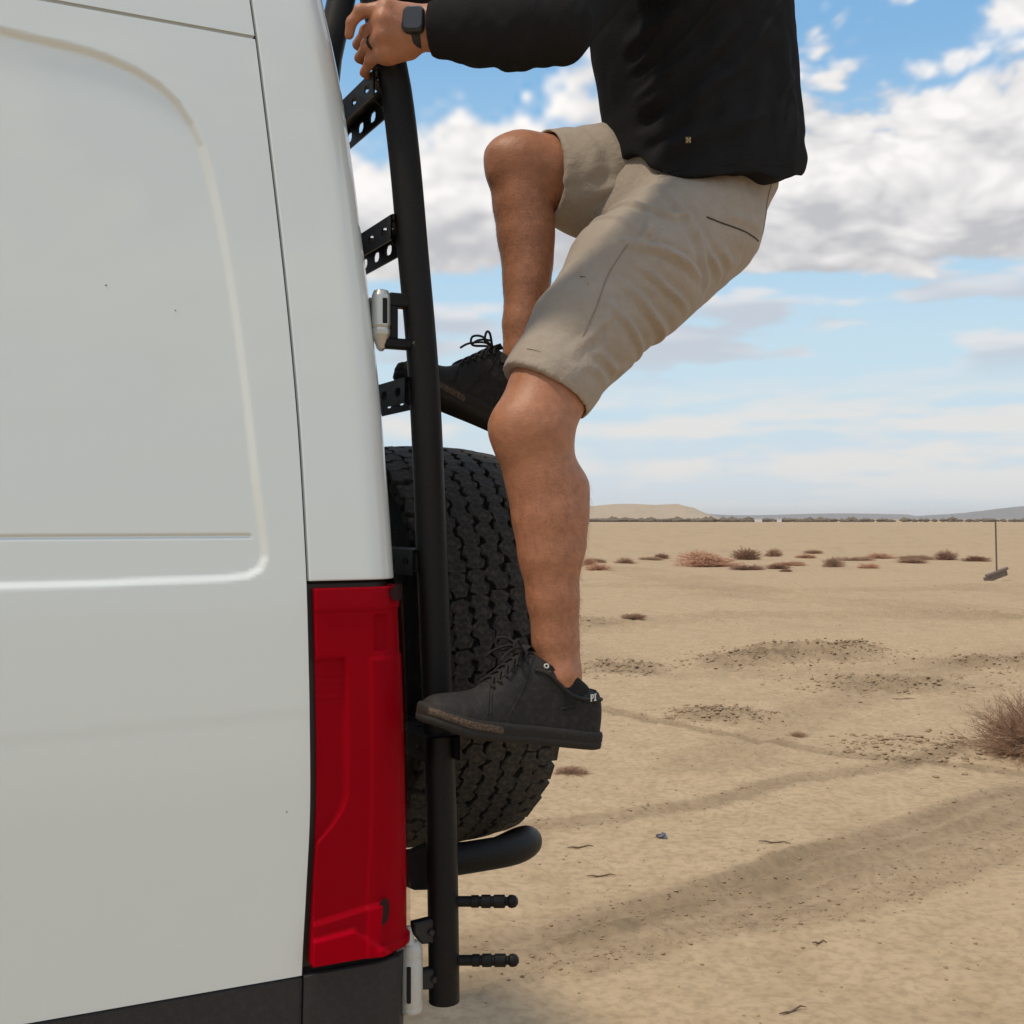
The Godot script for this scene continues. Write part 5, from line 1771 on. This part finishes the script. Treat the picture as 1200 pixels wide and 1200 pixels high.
func shoe(man: Node3D, which: String, xf: Transform3D) -> void:
	var L := 0.326
	var stn := []
	for i in 61:
		var t := i / 60.0
		stn.append(0.5 - 0.5 * cos(t * PI) if i > 0 else 0.0)
	var rows := []
	for s in stn:
		var row := []
		for j in 25: row.append(xf * shoe_pt(s, PI * j / 24.0, L, 0.0))
		rows.append(row)
	var mb := MB.new()
	mb.grid(rows, false, 0, true)
	mb.fan(rows[0], 0, false)
	mb.fan(rows[-1], 0, true)
	# toe creases
	var upper := part("shoe", mb.done(), M.shoe, man)
	# sole: a rim round the outline
	rows = []
	var n := 96
	var ring := func(y: float, grow: float) -> Array:
		var r := []
		for i in n:
			var t := float(i) / n
			var s: float = 0.5 - 0.5 * cos(TAU * t)
			var sg := 1.0 if t < 0.5 else -1.0
			var ww: float = shoe_w(s) + grow
			var xx: float = s * L + (grow if s > 0.9 else (-grow if s < 0.1 else 0.0))
			r.append(xf * Vector3(xx, shoe_bottom(s) + y, -sg * ww))
		return r
	for q in [[0.0, -0.004], [0.001, -0.001], [0.004, 0.0035], [0.012, 0.0042], [0.0135, 0.0030], [0.015, 0.0042], [0.026, 0.0040], [0.0305, 0.0028], [0.032, -0.002]]:
		rows.append(ring.call(q[0], q[1]))
	mb = MB.new()
	mb.grid(rows, true, 0, false)
	mb.fan(rows[0], 2, true)
	part("sole", mb.done(), M.sole, upper, false)
	# the worn rim of the toe
	mb = MB.new()
	for sg in [-1.0, 1.0]:
		var r2 := []
		for i in 24:
			var s := lerpf(0.56, 0.985, i / 23.0)
			var o := []
			for q in [[0.0165, 0.0044], [0.019, 0.0055], [0.024, 0.0055], [0.0275, 0.0044]]:
				o.append(xf * Vector3(s * L + (q[1] if s > 0.9 else 0.0), shoe_bottom(s) + q[0] - 0.004 * smoothstep(0.72, 0.56, s), sg * (shoe_w(s) + q[1] * smoothstep(0.56, 0.64, s))))
			r2.append(o)
		mb.grid(r2, false, 0, sg < 0)
	part("worn_edge", mb.done(), M.worn, upper, false)
	# collar, heel stitching, lace bars and bow, eyelets
	mb = MB.new()
	var rim := []
	for i in 13: rim.append(xf * shoe_pt(0.46 - 0.44 * i / 12.0, PI * 0.24, L, 0.0016))
	for i in 13: rim.append(xf * shoe_pt(0.02 + 0.44 * i / 12.0, PI * 0.76, L, 0.001))
	mb.tube(rim, 0.0036, 8)
	part("collar", mb.done(), M.shoe, upper, false)
	mb = MB.new()
	for sg in [0, 1]:
		for line in [[[0.02, 0.52], [0.07, 0.40], [0.11, 0.28], [0.19, 0.16], [0.30, 0.06]], [[0.46, 0.38], [0.50, 0.20], [0.55, 0.10], [0.60, 0.03]], [[0.46, 0.38], [0.56, 0.36], [0.66, 0.37]], [[0.655, 0.5], [0.665, 0.36], [0.685, 0.22], [0.70, 0.06]], [[0.672, 0.5], [0.682, 0.36], [0.702, 0.22], [0.717, 0.06]]]:
			var path := []
			for q in line: path.append(Vector3(q[0], q[1], 0))
			var pts := []
			for q in smooth_path(path, 0.02): pts.append(xf * shoe_pt(q.x, PI * (q.y if sg == 0 else 1.0 - q.y), L, 0.0006))
			mb.tube(pts, 0.0011, 5)
	part("stitching", mb.done(), M.shoe, upper, false)
	for i in 6:
		var s := 0.665 - i * 0.034
		mb = MB.new()
		var pts := []
		for j in 11: pts.append(xf * (shoe_pt(s + 0.012 * sin(j * 0.9), PI * lerpf(0.30, 0.70, j / 10.0), L, 0.0035) ))
		mb.tube(pts, 0.0028, 8)
		part("lace", mb.done(), M.lace, upper, false)
	mb = MB.new()
	var k0 := shoe_pt(0.50, PI * 0.5, L, 0.003)
	for sg in [-1.0, 1.0]:
		mb.tube(smooth_path([xf * k0, xf * (k0 + Vector3(0.020, 0.016, sg * 0.018)), xf * (k0 + Vector3(0.034, 0.012, sg * 0.034)), xf * (k0 + Vector3(0.030, -0.004, sg * 0.030)), xf * (k0 + Vector3(0.010, 0.000, sg * 0.012)), xf * k0], 0.004), 0.0024, 7)
		mb.tube(smooth_path([xf * k0, xf * (k0 + Vector3(0.014, 0.006, sg * 0.014)), xf * (k0 + Vector3(0.040, -0.006, sg * 0.024)), xf * (k0 + Vector3(0.052, -0.020, sg * 0.030))], 0.004), 0.0022, 7)
	part("lace_bow", mb.done(), M.lace, upper, false)
	mb = MB.new()
	var tg := []
	for i in 5: tg.append([xf * shoe_pt(0.45 + 0.014 * i, PI * 0.42, L, 0.006 + 0.004 * (2 - absi(i - 2))), xf * shoe_pt(0.45 + 0.014 * i, PI * 0.58, L, 0.006 + 0.004 * (2 - absi(i - 2)))])
	mb.grid(tg, false, 0)
	part("tongue", mb.done(), M.shoe, upper, false)
	for sg in [0.315, 0.685]:
		mb = MB.new()
		var c := xf * shoe_pt(0.405, PI * sg, L, 0.0006)
		var o1 := (xf.basis * Vector3(0.25, 0.35, -1.0 if sg > 0.5 else 1.0)).normalized()
		var u := o1.cross(Vector3.UP).normalized()
		mb.lathe([V2(0.0022, -0.001), V2(0.0026, 0.0012), V2(0.0042, 0.0012), V2(0.0046, -0.001)], Transform3D(Basis(u, o1, u.cross(o1)), c), 16)
		part("eyelet", mb.done(), M.hinge, upper, false)
	if which == "near":
		mb = MB.new()
		var c := xf * shoe_pt(0.40, PI * 0.75, L, 0.0012)
		mb.box(c, Vector3(0.012, 0.0035, 0.0016), Basis(Vector3(0, 0, 1), -0.02), 0.0004)
		part("side_tag", mb.done(), M.worn, upper, false)
	# sock: a cuff round the ankle with its print
	mb = MB.new()
	var A := Vector3(0.968, 1.414, -1.770) if which == "near" else Vector3(1.060, 1.955, -2.083)
	var low := xf * Vector3(0.080, 0.062, 0.0)
	rows = []
	for i in 9:
		var t := i / 8.0
		var c := low.lerp(A + Vector3(0.006, -0.022, 0), t)
		var row := []
		for j in 24:
			var a := TAU * j / 24.0
			var rr := lerpf(0.0430, 0.0475, t) - (0.004 if i == 8 else 0.0)
			row.append(c + Vector3(cos(a) * rr * 1.06, -0.030 * cos(a) * t, -sin(a) * rr * 0.90))
		rows.append(row)
	mb.grid(rows, true, 0)
	var sock := part("sock", mb.done(), M.sock, man)
	if which == "near":
		var tm := TextMesh.new()
		tm.text = "PI"
		var ft := SystemFont.new()
		ft.font_names = ["Droid Sans"]
		ft.font_weight = 700
		tm.font = ft
		tm.font_size = 64
		tm.pixel_size = 0.00026
		tm.depth = 0.0008
		var p := part("sock_print", tm, M.white, sock, false)
		p.position = Vector3(1.008, 1.352, -1.7235)
		p.rotation.y = 0.35

func build_shoes() -> void:
	pass

# ==================================================================== scrub, broom, litter
func bush_mesh(sd: int, stems: int, thick: float, flat: float) -> ArrayMesh:
	# one unit wide, of forking dry twigs
	var rng := RandomNumberGenerator.new()
	rng.seed = sd
	var mb := MB.new()
	for i in stems:
		var a := rng.randf() * TAU
		var up := rng.randf_range(0.05, 1.0)
		var d := Vector3(cos(a) * sqrt(1 - up * up), up, sin(a) * sqrt(1 - up * up))
		var p := Vector3(rng.randf_range(-0.12, 0.12), 0.0, rng.randf_range(-0.12, 0.12))
		var len := rng.randf_range(0.30, 0.46)
		twig(mb, rng, p, d, len, thick, 2, flat)
	return mb.done()

func twig(mb: MB, rng: RandomNumberGenerator, p: Vector3, d: Vector3, len: float, th: float, level: int, flat: float) -> void:
	var q := p
	var dd := d
	var n := 3
	for i in n:
		var e := q + dd * len / n
		e.y = maxf(e.y, 0.01)
		stick(mb, q, e, th * (1.0 - 0.25 * i), th * (1.0 - 0.25 * (i + 1)))
		if level > 0:
			for k in 2:
				var nd := (dd + Vector3(rng.randf_range(-1, 1), rng.randf_range(-0.5, 0.8), rng.randf_range(-1, 1)) * 0.8).normalized()
				twig(mb, rng, e, nd, len * rng.randf_range(0.35, 0.55), th * 0.6, level - 1, flat)
		q = e
		dd = (dd + Vector3(rng.randf_range(-1, 1), rng.randf_range(-0.4, 0.5), rng.randf_range(-1, 1)) * 0.35).normalized()
		dd.y *= flat

func stick(mb: MB, a: Vector3, b: Vector3, ra: float, rb: float) -> void:
	var t := (b - a).normalized()
	var u := t.cross(Vector3(0.3, 0.5, 0.8)).normalized()
	var w := t.cross(u)
	var A := []
	var B := []
	for j in 3:
		var c := u * cos(TAU * j / 3.0) + w * sin(TAU * j / 3.0)
		A.append(a + c * ra); B.append(b + c * rb)
	for j in 3:
		mb.quad(A[j], A[(j + 1) % 3], B[(j + 1) % 3], B[j], 0)

func build_scrub() -> void:
	var far := [bush_mesh(1, 105, 0.013, 0.7), bush_mesh(2, 120, 0.013, 0.6), bush_mesh(3, 95, 0.014, 0.8)]
	# [x, distance, width, height, colour, label]
	var list := [
		[11.05, 41.2, 0.75, 0.62, 0, "round brown bush, nearest of the scrub behind the leg"],
		[11.9, 40.0, 0.65, 0.40, 1, "small reddish bush right beside the round brown bush"],
		[9.6, 49.0, 1.05, 0.85, 2, "dark brown bush, tallest of the far scrub left of centre"],
		[11.4, 52.0, 0.7, 0.65, 0, "upright brown bush behind and right of the darkest bush"],
		[12.3, 50.0, 0.8, 0.35, 1, "low spreading reddish bush right of the upright brown bush"],
		[7.3, 47.0, 1.5, 0.75, 1, "broad reddish bush above the pale red patch of scrub"],
		[6.9, 42.0, 2.1, 0.75, 1, "wide pale red mat of dry scrub behind the leg"],
		[7.55, 38.3, 1.0, 0.35, 2, "flat dark bush at the foot of the pale red mat"],
		[8.65, 38.8, 0.75, 0.32, 2, "dark low bush right of the flat dark bush"],
		[8.5, 37.0, 0.40, 0.16, 2, "tiny dark tuft just below the dark low bush"],
		[5.6, 48.0, 0.9, 0.32, 0, "small brown bush at the left end of the dark trio"],
		[6.2, 49.5, 0.6, 0.40, 2, "small dark bush second in the dark trio"],
		[4.2, 44.5, 0.7, 0.42, 0, "brown bush standing alone left of the red mat"],
		[3.2, 45.0, 0.6, 0.36, 0, "smaller brown bush left of the lone brown bush"],
		[2.75, 38.0, 0.8, 0.40, 1, "reddish sprig of scrub just right of the calf"],
		[2.7, 42.0, 0.55, 0.5, 1, "upright reddish sprig behind the one right of the calf"],
		[13.6, 47.5, 1.3, 0.35, 0, "low brown bush in the gap left of centre"],
		[14.9, 44.5, 1.0, 0.38, 0, "pale sparse bush at the right end of the left scrub"],
		[9.8, 42.5, 1.1, 0.28, 1, "low reddish bush between the dark bush and the round bush"],
		[10.3, 43.5, 0.6, 0.26, 0, "very small brown bush behind the round brown bush"],
		[14.1, 56.0, 0.9, 0.34, 0, "distant brown bush above the left scrub"],
		[15.4, 50.0, 1.2, 0.42, 1, "reddish bush at the left end of the middle scrub clump"],
		[16.6, 49.0, 1.3, 0.42, 0, "brown low bush second in the middle scrub clump"],
		[17.6, 48.5, 0.9, 0.72, 2, "dark upright bush at the right of the middle scrub clump"],
		[18.1, 46.5, 1.1, 0.40, 2, "flat dark bush leaning right of the dark upright bush"],
		[19.6, 43.5, 1.2, 0.42, 2, "dark bush at the left end of the scrub by the broom"],
		[20.3, 44.5, 1.0, 0.50, 1, "reddish bush second in the scrub by the broom"],
		[21.6, 45.5, 1.3, 0.62, 1, "tallest reddish bush in the scrub left of the broom"],
		[22.6, 45.0, 1.0, 0.36, 0, "low brown bush close left of the broom handle"],
		[24.2, 45.0, 0.8, 0.42, 1, "reddish bush just right of the broom handle"],
		[26.0, 46.0, 1.3, 0.34, 0, "low brown bush at the right edge by the broom"],
		[1.98, 19.6, 0.37, 0.17, 2, "low dark tuft of dry scrub alone on the near flat"],
		[2.17, 9.08, 0.15, 0.085, 0, "tiny dry tuft on the sand below the dirt mound"],
		[0.37, 7.8, 0.22, 0.10, 0, "sparse dry tuft on the sand behind the tyre"],
	]
	var mats := [M.bush, M.bush_red, M.bush_dark]
	for i in list.size():
		var q: Array = list[i]
		var y: float = ground_at(q[0], q[1])[0]
		var t := thing("dry_bush", q[5], "bush", Vector3(q[0], y - 0.01, -q[1]), false, "dry desert scrub on the flat")
		var o := part("branches", far[i % 3], mats[q[4]], t, false)
		o.material_override = null
		o.set_surface_override_material(0, mats[q[4]])
		t.rotation.y = i * 1.7
		t.scale = Vector3(q[2], q[3] * 1.25, q[2])
	# the near bush at the right edge
	var nb := bush_mesh(21, 340, 0.0055, 0.9)
	var y2: float = ground_at(3.66, 8.35)[0]
	var t2 := thing("dry_bush", "large tangled brown bush cut off by the right edge", "bush", Vector3(3.66, y2 - 0.02, -8.35), false, "dry desert scrub on the flat")
	part("branches", nb, M.bush, t2, false)
	t2.scale = Vector3(0.78, 0.78, 0.78)

func build_small() -> void:
	# push broom standing on its bristles
	var x := 12.9
	var z := 31.8
	var y: float = ground_at(x, z)[0]
	var b := Vector3(x, y, -z)
	var t := thing("push_broom", "push broom standing upright alone on the sand at the right", "broom", b, false)
	var yaw := Basis(Vector3.UP, 0.25) * Basis(Vector3(0, 0, 1), 0.30)
	var mb := MB.new()
	mb.box(b + Vector3(0, 0.23, 0), Vector3(0.70, 0.075, 0.10), yaw, 0.015)
	part("head", mb.done(), M.broom_head, t)
	mb = MB.new()
	var rng := RandomNumberGenerator.new()
	rng.seed = 8
	for i in 14:
		var p := b + yaw * Vector3(-0.33 + i * 0.0507, 0.12, 0)
		mb.box(p, Vector3(0.046, 0.16, 0.085), yaw * Basis(Vector3(1, 0, 0), rng.randf_range(-0.1, 0.1)), 0.01)
	part("bristles", mb.done(), M.broom_head, t)
	mb = MB.new()
	mb.tube([b + Vector3(0, 0.20, 0), b + Vector3(-0.012, 0.8, 0.0), b + Vector3(-0.03, 1.58, 0.0)], 0.022, 10)
	part("handle", mb.done(), M.broom_wood, t)
	# a crumpled scrap
	var s0 := Vector3(0.785, ground_at(0.785, 6.28)[0] + 0.008, -6.28)
	mb = MB.new()
	var rows := []
	for i in 6:
		var row := []
		for j in 8:
			var th := PI * i / 5.0
			var ph := TAU * j / 8.0
			row.append(s0 + Vector3(sin(th) * cos(ph) * 0.034, -cos(th) * 0.016, -sin(th) * sin(ph) * 0.026) * rng.randf_range(0.65, 1.3))
		rows.append(row)
	mb.grid(rows, true, 4294967295)
	var sc := thing("crumpled_scrap", "small crumpled blue-grey scrap lying on the sand", "litter", s0, false)
	part("scrap", mb.done(), M.scrap, sc)
	# sticks
	for q in [[0.95, 4.05, 0.12, 0.5, "thin dark stick on the sand at the bottom edge"], [0.42, 5.62, 0.14, 0.1, "short dry stick lying on sand right of the support arm"], [1.35, 6.15, 0.16, -0.3, "bent dry twig on the sand right of the scrap"], [0.35, 6.1, 0.14, 0.2, "dry twig on the sand between tyre and scrap"], [1.22, 4.75, 0.06, 0.1, "small dark chip of wood in the tyre track"], [3.55, 10.9, 0.25, 0.1, "pale twig lying above the large bush"]]:
		var p0 := Vector3(q[0], ground_at(q[0], q[1])[0] + 0.006, -q[1])
		var st := thing("dry_twig", q[4], "twig", p0, false, "dry twigs on the sand")
		var path := []
		for i in 6:
			var u: float = (i / 5.0 - 0.5) * q[2]
			path.append(p0 + Vector3(u * cos(q[3]), 0.004 * sin(i * 1.9), -u * sin(q[3]) + 0.01 * sin(i * 1.3)))
		mb = MB.new()
		mb.tube(path, [0.002, 0.004, 0.0045, 0.004, 0.0035, 0.0015], 6)
		part("stem", mb.done(), M.twig, st)
